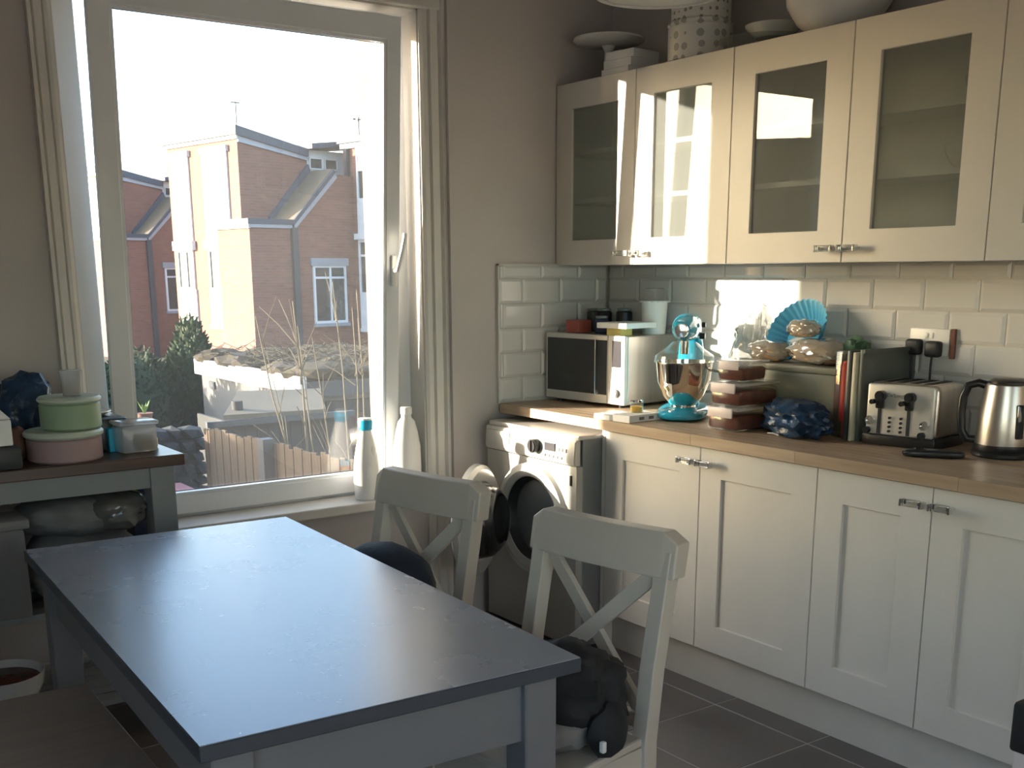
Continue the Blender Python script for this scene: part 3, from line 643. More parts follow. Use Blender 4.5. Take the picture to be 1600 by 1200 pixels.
b3 = MB().lathe([(.001,0),(.047,0),(.054,.128),(.057,.135),(.052,.135),(.044,.004),(.001,.004)], 40); obj('tub', b3, 'white', t, True)
ri = MB()
for k in range(16): a = 2*PI*k/16; ri.cyl((.0555*math.cos(a),.0555*math.sin(a),.130),.009,.004,'z',10)
obj('scalloped_rim', ri, 'white', t, True)
obj('clear_insert', MB().box(-.033,.033,-.03,.03,.02,.185,.008), 'milky', t, True)
# flat boxes with honey pot in front of the microwave
solo('tile_box', MB().box(-.062,.062,-.042,.042,0,.020,.002), 'paperw', 'flat white box in sunlight at the worktop edge', 'box', (.04,1.405,ZT), math.radians(4))
t = thing('card_box', 'flat white box with dark print on its end under the honey jar', 'box', (.067,1.305,ZT), math.radians(3))
obj('body', MB().box(-.08,.08,-.045,.045,0,.027,.002), 'paperw', t); obj('print', MB().box(-.03,-.005,-.0458,-.0448,.008,.019).box(.02,.045,-.0458,-.0448,.008,.019), 'wmgrey', t)
t = thing('honey_jar', 'small glass jar of honey on the flat white box', 'jar', (.085,1.325,ZT+.0275))
obj('contents', MB().lathe(rt(.0225,.022,.002,.003)), 'honey', t, True); obj('glass', MB().lathe([(.001,0),(.025,0),(.025,.036),(.022,.038)],24,cap=False), 'glassobj', t, True); obj('lid', MB().lathe(rt(.024,.010,.037,.002)), 'chrome', t, True)
# stand mixer
t = thing('stand_mixer', 'blue stand mixer with a polished steel bowl beside the microwave', 'mixer', (.265,1.262,ZT), math.radians(38))
fo = MB(); fo.blob((.03,0,.022),(.185,.095,.026),.0,1,3,0,flat=.022,sq=3); obj('base', fo, 'blue', t, True)
obj('column', MB().blob((.175,0,.170),(.048,.05,.155),.0,1,3,0,sq=3), 'blue', t, True)
hdm = MB().blob((.045,0,.335),(.170,.050,.052),.0,1,4,0,sq=2.3); obj('head', hdm, 'blue', t, True)
obj('hub_cap', MB().lathe([(.001,.012),(.022,.010),(.026,0),(.026,-.012),(.001,-.012)],28,Matrix.Translation((-.120,0,.330))@Matrix.Rotation(-PI/2,4,'Y')), 'chrome', t, True)
obj('band', MB().lathe([(.0515,-.006),(.052,0),(.0515,.006)],36,Matrix.Translation((.05,0,.330))@Matrix.Rotation(PI/2,4,'Y'),cap=False), 'chrome', t, True)
obj('attachment_shaft', MB().cyl((-.02,0,.27),.016,.06), 'chrome', t, True)
bo = obj('bowl', MB().lathe([(.001,.028),(.045,.028),(.05,.045),(.046,.05),(.075,.085),(.098,.14),(.105,.205),(.109,.213),(.103,.213),(.096,.14),(.072,.088),(.001,.06)],48,Matrix.Translation((-.02,0,0))), 'polish', t, True, 'polished steel mixing bowl')
obj('bowl_handle', MB().tube([(-.045,-.100,.185),(-.055,-.135,.18),(-.06,-.145,.15),(-.055,-.135,.11),(-.045,-.088,.105)],.006,8), 'chrome', bo, True)
obj('splash_guard', MB().lathe([(.112,.210),(.108,.235),(.07,.262),(.045,.285)],40,Matrix.Translation((-.02,0,0)),cap=False), 'glassobj', t, True)
obj('knob', MB().cyl((.03,-.062,.345),.010,.014,'y',14).cyl((.10,-.050,.30),.012,.02,'y',14), 'black', t, True)
# glass food containers
def container(label, loc, rz, a, b_, h, grp='clip-lid food containers on the worktop'):
    t = thing('food_container', label, 'container', loc, rz, grp)
    obj('food', MB().box(-a/2+.004,a/2-.004,-b_/2+.004,b_/2-.004,.004,h*.66,.012), 'food', t, True)
    obj('glass_dish', MB().box(-a/2,a/2,-b_/2,b_/2,0,h*.78,.014), 'glassobj', t, True)
    obj('lid', MB().box(-a/2-.004,a/2+.004,-b_/2-.004,b_/2+.004,h*.84,h-.002,.005), 'milky', t, True)
    cl = [MB().box(-a/2-.011,-a/2-.004,-b_/2+.015,b_/2-.015,h*.55,h*.95,.003), MB().box(-a/2+.03,a/2-.03,-b_/2-.011,-b_/2-.004,h*.6,h*.95,.003)]
    for c in cl[:1]: obj('clip', c, 'lidpink', t, True)
    return t
container('bottom clip-lid glass container of red food in the stack of three', (.232,.930,ZT), 0, .215,.145,.084)
container('middle clip-lid glass container of red food in the stack of three', (.228,.925,ZT+.085), math.radians(2), .205,.140,.084)
container('small top clip-lid glass container of red food in the stack of three', (.205,.915,ZT+.170), math.radians(8), .150,.110,.074)
# bread bin and bags
t = thing('bread_bin', 'olive bin behind the food containers carrying the bread', 'bin', (.435,.80,ZT))
obj('body', MB().box(-.105,.105,-.183,.20,0,.205,.02), 'bin', t, True); obj('lid', MB().box(-.11,.11,-.188,.205,.20,.225,.008), 'bin', t, True)
ZB = ZT+.226
def breadbag(label, loc, rad, seed, rz=0):
    t = thing('bread_bag', label, 'bread', loc, rz)
    obj('loaf', MB().blob((0,0,rad[2]*.85),(rad[0]*.9,rad[1]*.9,rad[2]*.85),.08,1.4,3,seed,flat=rad[2]*.80,sq=2.5), 'bread', t, True)
    obj('bag', MB().blob((0,0,rad[2]*.98),rad,.16,3.0,4,seed+5,flat=rad[2]*.93,sq=2.4), 'plasticbag', t, True, 'clear crinkled plastic')
breadbag('bagged bread loaf toward the mixer, left of the other loaves', (.385,.945,ZB), (.075,.085,.038), 3)
breadbag('bagged bread loaf on the right, below the blue ribbed dish', (.40,.735,ZB), (.085,.115,.045), 11)
breadbag('small bagged roll on top of the loaves in front of the blue dish', (.40,.82,ZB+.088), (.045,.060,.032), 21)
# baking supplies just behind: pale bag between mixer and loaves
breadbag('low bagged bun between the mixer and the food containers', (.30,1.065,ZT+.165), (.045,.055,.032), 31)
solo('cake_box', MB().box(-.05,.05,-.06,.05,0,.162,.003), 'paperw', 'white carton under the bun behind the food containers', 'carton', (.395,1.075,ZT))
bpy.data.objects['bread_bag.003'].location = (.385,1.075,ZT+.163)
# ribbed blue dish, tilted up with its hollow to the room
rib = lambda a, z: 1+.03*math.cos(30*a)
DMt = Matrix.Translation((0,0,.078)) @ Matrix.Rotation(math.radians(-58),4,'Y') @ Matrix.Scale(1.18,4)
t = thing('ribbed_dish', 'bright blue ribbed baking dish propped up on the bread', 'dish', (.475,.880,ZB+.008))
obj('dish', MB().lathe([(.001,0),(.060,0),(.098,.045),(.102,.046),(.064,-.005),(.001,-.005)],120,DMt,wob=rib), 'bluesil', t, True)
obj('filling', MB().blob((-.02,0,.045),(.025,.06,.030),.1,2,3,2), 'paperw', t, True, 'white paper inside the dish')
t = thing('plastic_bag', 'dark green bag sitting at the right of the blue dish', 'bag', (.43,.620,ZB+.0)); obj('bag_body', MB().blob((0,0,.045),(.05,.045,.05),.35,3.2,3,14,flat=.043), 'green', t, True)
t = thing('plastic_bag', 'clear crinkled plastic bag standing behind the mixer', 'bag', (.40,1.205,ZT+.31)); 
t.location = (.525,1.19,ZT)
obj('bag_body', MB().blob((0,0,.19),(.045,.075,.20),.30,2.6,4,17,flat=.188,sq=1.8), 'plasticbag', t, True)
solo('baking_bag', MB().blob((0,0,.16),(.045,.06,.17),.22,2.2,4,19,flat=.158,sq=2.2), 'plasticbag', 'clear crinkled bag against the tiles behind the bread', 'bag', (.525,1.075,ZT), smooth=True)
t = thing('carrier_bag', 'dark blue plastic carrier bag lying at the front of the worktop', 'bag', (.232,.690,ZT), math.radians(-18))
obj('bag_body', MB().blob((0,0,.055),(.080,.135,.064),.28,2.8,4,23,flat=.053,sq=2.6), 'bluebag', t, True)
cr_ = MB()
for a, b, c in (((-.075,-.052,.02),(-.070,-.075,.045),(-.062,-.085,.03)),((-.072,-.05,.035),(-.066,-.07,.055),(-.06,-.09,.045)),((-.076,.05,.006),(-.074,.02,.009),(-.07,-.01,.006))): cr_.tube([a,b,c],.0015,5)
obj('crease', cr_, 'white', t)
# upright boards and tray
t = thing('clear_tray', 'clear plastic rack with a red tube inside, left of the upright boards', 'rack', (.42,.577,ZT), 0)
obj('rack', MB().box(-.11,.11,-.030,.030,0,.285,.006), 'glassobj', t, True)
solo('rolling_pin', MB().cyl((0,0,.15),.021,.20,'z',20,bev=.004).cyl((0,0,.025),.010,.05,'z',14), 'red', 'red tube standing inside the clear rack', 'tube', (.345,.580,ZT), smooth=True)
solo('chopping_board', MB().box(-.14,.14,-.009,.009,0,.290,.004), 'board', 'dark upright board right of the clear rack', 'board', (.425,.532,ZT), smooth=True)
solo('chopping_board', MB().box(-.145,.145,-.006,.006,0,.285,.003), 'boardc', 'thin cream upright board between the two dark ones', 'board', (.425,.508,ZT), smooth=True)
solo('baking_tray', MB().box(-.14,.14,-.007,.007,0,.295,.003).box(-.14,.14,-.012,-.005,.0,.012).box(-.14,.14,-.012,-.005,.283,.295), 'boardg', 'large dark tray standing on edge behind the toaster', 'tray', (.430,.488,ZT), smooth=True)
# toaster : local front at x=0 facing -x ; y from 0 (far) to -.24
t = thing('toaster', 'brushed steel four-slice toaster with two black levers', 'toaster', (.278,.452,ZT), math.radians(8))
TL = -.238
obj('base', MB().box(-.006,.198,TL-.004,.004,.0,.034,.006), 'black', t, True)
obj('shell', MB().box(.008,.195,TL,.0,.030,.198,.020,4), 'steel', t, True)
tf = obj('front_plate', MB().box(-.004,.012,TL+.006,-.006,.034,.194,.007,3), 'silver', t, True)
for k in range(4): obj('bread_slot', MB().box(.03,.172,-.065-.045*k,-.040-.045*k,.1975,.1995), 'blackm', t)
for yc in (-.060, -.158):
    lv = obj('lever', MB().cyl((-.018,yc,.158),.016,.028,'x',20,bev=.004).box(-.030,-.008,yc-.012,yc+.012,.118,.160,.006).cyl((-.032,yc+.018,.140),.008,.018,'x',12), 'black', tf, True, 'black lever')
    obj('lever_slot', MB().box(-.0075,-.0025,yc+.002,yc+.012,.038,.125), 'blackm', tf)
for yc, zc in ((-.024,.078),(-.205,.076)): obj('browning_dial', MB().lathe([(.001,.004),(.010,.004),(.011,.010),(.0145,.010),(.015,0),(.001,0)],24,Matrix.Translation((-.004,yc,zc))@Matrix.Rotation(-PI/2,4,'Y')), 'chrome', tf, True)
for yc, zc in ((-.016,.046),(-.200,.044)): obj('foot_knob', MB().cyl((-.012,yc,zc),.011,.016,'x',16,bev=.002), 'black', tf, True)
for yc in (-.090,-.128):
    for k in range(4): obj('button', MB().cyl((-.007,yc,.048+.014*k),.0042,.008,'x',10), 'black', tf)
fc = bpy.data.curves.new('script', 'FONT'); fc.body = "De'Longhi"; fc.size = .016; fc.extrude = .0004; fc.align_x = 'CENTER'
fo_ = bpy.data.objects.new('tmp', fc); C.objects.link(fo_); dg = bpy.context.evaluated_depsgraph_get(); me = bpy.data.meshes.new_from_object(fo_.evaluated_get(dg)); bpy.data.objects.remove(fo_)
me.transform(Matrix.Translation((-.0048,-.108,.155)) @ Matrix(((0,0,-1,0),(-1,0,0,0),(0,1,0,0),(0,0,0,1)))); me.materials.append(M['wmgrey'])
lt = bpy.data.objects.new('lettering', me); C.objects.link(lt); lt.parent = tf
# kettle
t = thing('kettle', 'brushed steel jug kettle with a black handle at the right', 'kettle', (.405,.045,ZT))
obj('power_base', MB().lathe(rt(.092,.018,0,.005),40), 'black', t, True); obj('base_ring', MB().lathe([(.084,.018),(.087,.024),(.086,.036),(.082,.038)],40), 'black', t, True)
obj('jug', MB().lathe([(.082,.034),(.083,.04),(.078,.12),(.068,.200),(.066,.212),(.060,.216),(.001,.216)],48), 'steel', t, True)
obj('lid', MB().lathe([(.001,.216),(.058,.216),(.058,.222),(.045,.229),(.001,.231)],36), 'black', t, True)
HA = math.radians(118)
hh = lambda r, z: (r*math.cos(HA), r*math.sin(HA), z)
obj('handle', MB().tube([hh(.055,.205),hh(.085,.214),hh(.112,.205),hh(.125,.17),hh(.127,.12),hh(.122,.07),hh(.105,.045),hh(.080,.045)],.0125,10), 'black', t, True)
obj('spout', MB().prism([(.05,.17),(.090,.205),(.085,.214),(.05,.213)],'y',-.020,.020,.002).xf(Matrix.Rotation(HA+PI,4,'Z')), 'steel', t, True)
obj('water_gauge', MB().box(-.086,-.070,-.012,.012,.06,.16,.005).xf(Matrix.Rotation(math.radians(58),4,'Z')), 'dglass', t, True)
# handset
t = thing('phone_handset', 'glossy black cordless handset lying on the worktop by the kettle', 'phone', (.218,.155,ZT), math.radians(-53))
obj('body', MB().blob((0,0,.011),(.088,.030,.012),.0,1,3,0,flat=.011,sq=4), 'black', t, True); obj('screen', MB().box(-.055,-.020,-.016,.016,.0215,.0235,.001), 'dglass', t)
# socket with plugs
t = thing('wall_socket', 'white double wall socket on the tiles above the kettle', 'socket', (XR-.0145,.430,1.222))
obj('plate', MB().box(-.009,0,-.074,.074,-.043,.043,.003), 'white', t, True)
for yy in (.010,-.010): obj('rocker', MB().box(-.013,-.008,yy-.006,yy+.006,.012,.030,.002), 'white', t, True)
for yy, lb, zz in ((.043,'black plug in the left side of the wall socket',.0),(-.030,'black plug in the right side of the wall socket',-.004)):
    p = thing('plug', lb, 'plug', (XR-.0245,.430+yy,1.205+zz), 0, 'plugs in the double socket')
    obj('plug_body', MB().box(-.032,0,-.027,.027,-.026,.026,.010,3), 'plugm', p, True)
    q = [(-.022,0,-.02),(-.024,0,-.06),(-.03,-.005,-.10),(-.05,-.02 if yy < 0 else .0,-.15),(-.06,-.06 if yy < 0 else .02,-.20),(-.055,-.075 if yy < 0 else .02,-.262)]
    if yy > 0: q = [(-.022,0,-.02),(-.024,0,-.05),(-.02,.0,-.12),(-.018,.0,-.2),(-.016,.0,-.27)]
    obj('cable', MB().tube(q,.0035,8), 'plugm', p, True)
solo('peg', MB().box(-.012,0,-.009,.009,-.05,.045,.003), 'clay', 'brown-red tag hanging beside the wall socket', 'tag', (XR-.0150,.343,1.222))

# ------------------------------------------------------------------ on top of the wall cabinets
ZU = 2.194
t = thing('cake_stand', 'white pedestal cake stand on the corner wall cabinet', 'stand', (.42,1.915,ZU))
obj('foot', MB().lathe([(.001,0),(.07,0),(.06,.010),(.02,.03),(.016,.12),(.03,.142),(.001,.142)],32), 'whitec', t, True)
obj('plate', MB().lathe([(.001,.142),(.13,.150),(.145,.162),(.143,.170),(.001,.156)],40), 'whitec', t, True)
for k in range(3): solo('book', MB().box(-.08+.006*k,.08,-.085,.075-.006*k,0,.031,.002), 'paperw', 'pale flat box, %s of three beside the cake stand' % ('lowest','middle','topmost')[k], 'box', (.40,1.765,ZU+.0315*k), math.radians(3*k), group='flat boxes on the corner cabinet')
t = thing('cake_tin', 'round tin with large grey spots under the star-patterned one', 'tin', (.41,1.385,ZU)); obj('body', MB().lathe(rt(.118,.125),40), 'squares', t, True); obj('lid', MB().lathe(rt(.121,.016,.122),40), 'squares', t, True)
t = thing('cake_tin', 'round tin with a small dark star pattern stacked on top', 'tin', (.41,1.385,ZU+.1385)); obj('body', MB().lathe(rt(.108,.145),40), 'dots', t, True); obj('lid', MB().lathe(rt(.111,.018,.142),40), 'dots', t, True)
solo('glass_platter', MB().lathe([(.001,.006),(.09,.006),(.16,.030),(.165,.034),(.155,.036),(.085,.012),(.001,.012)],44), 'glassobj', 'wide clear glass platter on the wall cabinets', 'platter', (.43,1.085,ZU), smooth=True)
solo('serving_dish', MB().lathe([(.001,0),(.06,0),(.095,.035),(.098,.042),(.090,.040),(.055,.008),(.001,.008)],40), 'whitec', 'white dish resting in the glass platter', 'dish', (.44,1.06,ZU+.038), smooth=True)
solo('fruit_bowl', MB().lathe([(.001,0),(.08,0),(.13,.035),(.165,.09),(.172,.15),(.158,.21),(.150,.235),(.146,.235),(.154,.21),(.168,.15),(.160,.09),(.12,.04),(.001,.01)],48), 'whitec', 'large rounded white bowl on the middle wall cabinet', 'bowl', (.415,.765,ZU), smooth=True)
# pendant lamp
t = thing('pendant_lamp', 'white drum pendant lampshade hanging from the ceiling', 'lamp', (-.515,.60,2.167))
obj('lamp_shade', MB().lathe([(.171,0),(.175,0),(.175,.20),(.171,.20),(.171,0)],56,cap=False), 'shade', t, True); obj('diffuser', MB().lathe([(.001,.004),(.170,.006),(.170,.009),(.001,.008)],48), 'shade', t, True)
obj('cord', MB().cyl((0,0,.30),.004,.58,'z',8), 'white', t); obj('ceiling_rose', MB().lathe(rt(.045,.03,.55),24), 'white', t, True)
# post at the right edge
t = thing('post', 'pale post with a black rubber cap at the bottom right edge', 'post', (-.882,-.816,0))
obj('post', MB().box(-.020,.020,-.020,.020,0,.62,.004), 'lidpink', t); obj('cap', MB().box(-.027,.027,-.027,.027,.618,.712,.008), 'plugm', t, True, 'black rubber cap')

# ================================================================== outdoors
GZ = -1.6
struct('ground', MB().box(-60,60,2.45,90,GZ-.2,GZ), 'lawn')
struct('ground_rear', MB().box(-60,60,-40,YB-.2,-.5,-.3), 'render')
E1 = Vector((math.sin(math.radians(-10)), math.cos(math.radians(-10)), 0)); E2 = Vector((math.cos(math.radians(10)), math.sin(math.radians(10)), 0))
# local house frame: x along E2 (to the right), y along E1 (away); origin = front left corner of the tall block
def house(label, loc, rz, grp):
    t = thing('house', label, 'house', loc, rz, grp)
    H = lambda n, mb, m, **k: obj(n, mb, m, t, **k)
    g = GZ-.2
    # tall block: front at y=0, x 0..6, high (left) side lit ; roof slopes down to the right
    H('tall_block_wall', MB().prism([(.2,g),(6,g),(6,4.15),(2.43,4.15),(2.42,4.62),(.2,4.93)], 'y', 0, 3.75), 'brick')
    H('tall_block_roof', MB().prism([(.10,5.02),(.10,5.26),(2.42,4.80),(2.42,4.60)], 'y', -.12, 3.85), 'roof')
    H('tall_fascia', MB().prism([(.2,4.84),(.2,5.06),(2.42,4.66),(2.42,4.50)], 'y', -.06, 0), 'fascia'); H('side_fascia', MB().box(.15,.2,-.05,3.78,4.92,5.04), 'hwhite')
    # clerestory box
    H('clerestory', MB().box(2.42,4.3,.05,2.2,4.18,4.80), 'hwhite')
    for a, b in ((2.52,2.98),(3.04,3.5)): f = H('window', MB().frame('y',.0,.05,a,b,4.28,4.60,.035), 'hwhite'); obj('pane', MB().box(a+.03,b-.03,.03,.045,4.31,4.57), 'hglass', f)
    H('clerestory_roof', MB().prism([(2.38,4.80),(2.38,4.94),(5.6,5.32),(5.6,5.16)], 'y', -.35, 2.3), 'roof')
    # low block in front
    d = -1.083
    H('low_block_wall', MB().prism([(-.266,g),(3.18,g),(3.18,4.05),(2.45,4.05),(1.084,2.68),(-.266,2.68)], 'y', d, -.001), 'brick')
    H('low_side_wall', MB().box(-.268,-.001,-.002,.50,g,2.68), 'brick')
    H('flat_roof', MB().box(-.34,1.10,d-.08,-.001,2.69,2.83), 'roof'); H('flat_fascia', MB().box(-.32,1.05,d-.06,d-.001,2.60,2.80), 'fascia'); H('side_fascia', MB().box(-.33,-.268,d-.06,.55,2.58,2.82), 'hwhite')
    H('sloping_roof', MB().prism([(1.084,2.72),(1.084,2.82),(2.47,4.22),(2.55,4.12)], 'y', d-.02, -.001), 'rooft')
    H('valley_flashing', MB().prism([(1.05,2.78),(1.05,2.95),(2.40,4.40),(2.47,4.22)], 'y', -.10, -.001), 'roof')
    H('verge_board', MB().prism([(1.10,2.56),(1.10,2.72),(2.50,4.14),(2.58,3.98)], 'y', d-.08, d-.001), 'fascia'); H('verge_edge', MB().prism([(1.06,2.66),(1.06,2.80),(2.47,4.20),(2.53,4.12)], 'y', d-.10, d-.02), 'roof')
    H('downpipe', MB().box(1.02,1.20,d-.10,d-.001,g,2.62), 'pipe')
    def win(name, axis, u0,u1,v0,v1, at_, out, mull=None, trans=None):
        f = H(name, MB().frame(axis, min(at_,at_+out), max(at_,at_+out), u0,u1,v0,v1,.07), 'hwhite')
        mb = MB()
        if mull: mb.box(*( (min(at_,at_+out),max(at_,at_+out)) if axis == 'x' else (mull-.03,mull+.03)), *((mull-.03,mull+.03) if axis == 'x' else (min(at_,at_+out),max(at_,at_+out))), v0+.06, v1-.06)
        if trans:
            if axis == 'x': mb.box(min(at_,at_+out),max(at_,at_+out),u0+.06,u1-.06,trans-.03,trans+.03)
            else: mb.box(u0+.06,u1-.06,min(at_,at_+out),max(at_,at_+out),trans-.03,trans+.03)
        if mull or trans: obj('glazing_bar', mb, 'hwhite', f)
        a, b = at_+out*.2, at_+out*.4; a, b = min(a,b), max(a,b)
        if axis == 'x': obj('pane', MB().box(a,b,u0+.06,u1-.06,v0+.06,v1-.06), 'hglass', f)
        else: obj('pane', MB().box(u0+.06,u1-.06,a,b,v0+.06,v1-.06), 'hglass', f)
        return f
    # lit left face of the tall block (x=0): boarded panels and windows
    for y0, y1 in ((.52,1.80),(2.56,3.56)):
        H('white_panel', MB().box(.15,.2,y0,y1,2.32,4.72), 'hwhite'); H('panel_head', MB().box(.11,.2,y0-.06,y1+.06,4.64,4.80), 'hwhite'); H('panel_sill', MB().box(.08,.2,y0-.06,y1+.06,2.08,2.34), 'hwhite')
        win('window', 'x', y0+.05, y1-.05, .96, 2.10, .2, -.05, mull=y0+(y1-y0)*.45)
        H('white_panel', MB().box(.15,.2,y0,y1,-.02,.97), 'hwhite'); H('panel_sill', MB().box(.12,.2,y0-.04,y1+.04,-.12,.0), 'hwhite')
    win('window', 'x', .55, 1.2, -.75,-.12, .2, -.05)
    # window in the gable wall
    win('window', 'y', 1.67, 2.80, .05, 1.64, d, -.05, mull=2.25, trans=1.30); H('lintel', MB().box(1.60,2.87,d-.08,d,1.62,1.83), 'fascia'); H('window_sill', MB().box(1.62,2.85,d-.10,d,-.04,.05), 'fascia')
    # next facade, coming forward on the right
    xr = 3.18
    H('right_block_wall', MB().prism([(xr,g),(8,g),(8,4.6),(xr,4.84)], 'y', d-3.2, d+.40), 'brick')
    H('right_fascia', MB().box(xr-.08,xr,d-3.2,d+.45,4.80,4.94), 'hwhite'); H('right_roof', MB().box(xr-.14,8,d-3.3,d+.5,4.94,5.10), 'roof')
    y0, y1 = d-1.35, d-.22
    H('white_surround', MB().box(xr-.04,xr,y0,y1,4.22,4.80), 'hwhite')
    win('window', 'x', y0+.02, y1-.02, 4.24, 4.78, xr, -.06, mull=(y0+y1)/2); win('window', 'x', y0+.02, y1-.02, 3.38, 4.24, xr, -.06)
    H('white_panel', MB().box(xr-.05,xr,y0,y1,2.48,3.38), 'hwhite'); H('panel_head', MB().box(xr-.12,xr,y0-.06,y1+.10,2.34,2.50), 'hwhite')
    win('window', 'x', y0, y1, .82, 2.33, xr, -.06, mull=(y0+y1)/2, trans=1.9); H('white_panel', MB().box(xr-.05,xr,y0,y1,-.15,.82), 'hwhite'); H('panel_sill', MB().box(xr-.08,xr,y0,y1,-.22,-.12), 'hwhite')
    H('downpipe', MB().box(xr-.12,xr-.02,d+.1,d+.2,2.4,4.8), 'pipe')
    # aerials
    H('aerial', MB().box(3.9,3.94,-.5,-.46,5.0,5.75).box(3.72,4.12,-.49,-.47,5.66,5.70).box(3.78,3.80,-.62,-.34,5.65,5.68), 'pipe')
    H('aerial', MB().box(.40,.43,.3,.33,5.1,5.9).box(.28,.55,.31,.32,5.86,5.89), 'pipe')
    return t
hr = math.radians(10)
h1 = house('red brick house with white panels nearest the window view', (9.139,27.72,0), hr, 'red brick houses outside')
h2 = dup(h1, (9.40,40.9,0), hr, 'red brick house farther back at the left of the window view')
h3 = dup(h1, (-29.9,18.9,0), math.radians(47), 'red brick house seen only as a reflection in the cabinet glass')
del_ = None

# garage, shed, fence, wall
t = thing('garage', 'grey rendered garage with a white fascia and overgrown flat roof', 'garage', (0,0,0))
obj('wall', MB().box(2.70,7.0,9.9,13.2,GZ-.1,.12), 'render', t); obj('fascia', MB().box(2.62,2.70,9.83,13.25,.10,.30), 'hwhite', t); obj('roof', MB().box(2.66,7.05,9.85,13.25,.12,.28), 'fenced', t)
obj('front_fascia', MB().box(2.70,7.05,9.80,9.88,.06,.24), 'pipe', t); obj('garage_door', MB().box(2.95,5.4,9.85,9.895,GZ,-.0), 'fenced', t); obj('vent', MB().box(2.68,2.70,12.7,12.9,-.08,.02), 'pipe', t)
random.seed(11)
bm = MB()
for k in range(230):
    x = random.uniform(2.75,6.6); y = random.uniform(9.95,13.1); s = random.uniform(.05,.11); bm.blob((x,y,.29+s*.4),(s*3,s*3,s),.4,4,2,k)
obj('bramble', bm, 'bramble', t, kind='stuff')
bm = MB()
for k in range(2600):
    x = random.uniform(2.7,6.7); y = random.uniform(9.9,13.2); z = random.uniform(.30,.44); L_ = random.uniform(.08,.25); a = random.uniform(0,6.28)
    bm.bar((x,y,z),(x+L_*math.cos(a),y+L_*math.sin(a),z+random.uniform(-.05,.10)),.006,.006,(0,0,1))
obj('bramble_stems', bm, 'bramble', t, kind='stuff')
t = thing('shed', 'low dark timber shed with a tan felt roof behind the fence', 'shed', (0,0,0))
sb = bmesh.new(); sp_ = [(1.13,8.33,.135),(2.20,8.33,.115),(2.66,9.42,.205),(1.72,9.42,.235)]
SA = [sb.verts.new(p) for p in sp_]; SB = [sb.verts.new((x,y,z-.045)) for x,y,z in sp_]; sb.faces.new(SA); sb.faces.new(SB[::-1])
for i in range(4): sb.faces.new((SA[i],SB[i],SB[(i+1)%4],SA[(i+1)%4]))
q = MB(); q.merge(sb); obj('roof', q, 'rooft', t); obj('roof_edge', MB().box(.95,2.5,8.28,8.328,.03,.085), 'pipe', t)
for k in range(14): x = 1.0+.118*k; obj('plank', MB().box(x,x+.112,8.36,8.385,GZ,.045), 'fenced' if k < 11 else 'reddark', t)
obj('side_wall', MB().box(1.22,1.25,8.39,9.3,GZ,.05).box(2.10,2.13,8.39,9.3,GZ,.05), 'fenced', t)
obj('vent_hole', MB().cyl((1.36,8.55,.17),.055,.13,'z',18), 'blackm', t, True)
t = thing('timber_fence', 'sunlit close-boarded timber fence running away from the house', 'fence', (0,0,0))
FA, FB = Vector((.70,7.62)), Vector((1.10,2.95)); FD = (FB-FA).normalized(); FL = (FB-FA).length; FN = Vector((FD.y,-FD.x)); k = 0; s = 0; random.seed(4)
fme = []
for v_ in range(3): q = MB().box(-.0105,.0105,-.036,.036,GZ,random.uniform(.13,.16),.002,1); o = obj('board', q, 'fence', t); fme.append(o.data); bpy.data.objects.remove(o)
ang = math.atan2(FD.y, FD.x)-PI/2
while s < FL:
    o = bpy.data.objects.new('board', fme[k % 3]); C.objects.link(o); o.parent = t; p = FA+FD*s; off = .012*(k % 2)
    o.location = (p.x+off*.5, p.y, random.uniform(-.02,.01)); o.rotation_euler = (0,0,ang); s += .068; k += 1
for s in (1.18, 2.9, 4.5): p = FA+FD*s; o = obj('post', MB().box(-.05,.05,-.05,.05,GZ,.17), 'pipe', t); o.location = (p.x-.05,p.y,0); o.rotation_euler = (0,0,ang)
for z in (-.1,-1.2): obj('rail', MB().bar((FA.x+.04,FA.y,z),(FB.x+.04,FB.y,z),.07,.04,(1,0,0)), 'fence', t)
t = thing('stone_wall', 'dark dry stone garden wall at the far end of the fence, with an added unseen stretch shading it', 'wall', (0,0,0))
random.seed(9); sm = []
for v_ in range(4): o = obj('stone', MB().blob((0,0,0),(.5,.5,.5),.18,1.6,1,v_+1,sq=4), 'stone', t); sm.append(o.data); bpy.data.objects.remove(o)
obj('core', MB().box(-6,.70,7.93,8.07,GZ,.08).box(-6,-.05,7.93,8.07,.08,.34), 'stone', t)  # long raised left stretch is unseen, added to shade the fence
z = -.85
while z < .10:
    hgt = random.uniform(.09,.13); x = -.9
    while x < .72:
        wd_ = random.uniform(.11,.20); o = bpy.data.objects.new('stone', random.choice(sm)); C.objects.link(o); o.parent = t
        o.location = (x+wd_/2, 8.0+random.uniform(-.02,.02), z+hgt/2); o.scale = (wd_*1.08,.30,hgt*1.12); o.rotation_euler = (0,random.uniform(-.08,.08),random.uniform(-.1,.1)); x += wd_
    z += hgt
t = thing('potted_plant', 'small bright green plant in a clay pot on the stone wall', 'plant', (.275,7.95,.17))
obj('pot', MB().lathe([(.001,0),(.05,0),(.07,.09),(.074,.09),(.066,.088),(.001,.085)],20), 'clay', t, True)
for k in range(9):
    a = k*2.4; r = .05+.012*(k % 3); h = .09+.02*(k % 4); l = MB(); l.prism([(0,0),(.012,.05),(0,h),(-.012,.05)],'y',-.001,.001); l.xf(Matrix.Translation((0,0,.08)) @ Matrix.Rotation(a,4,'Z') @ Matrix.Rotation(.45,4,'X')); obj('leaf', l, 'leaf', t)
t = thing('outbuilding_roof', 'low red ribbed sheet roof just below the window', 'roof', (0,0,0))
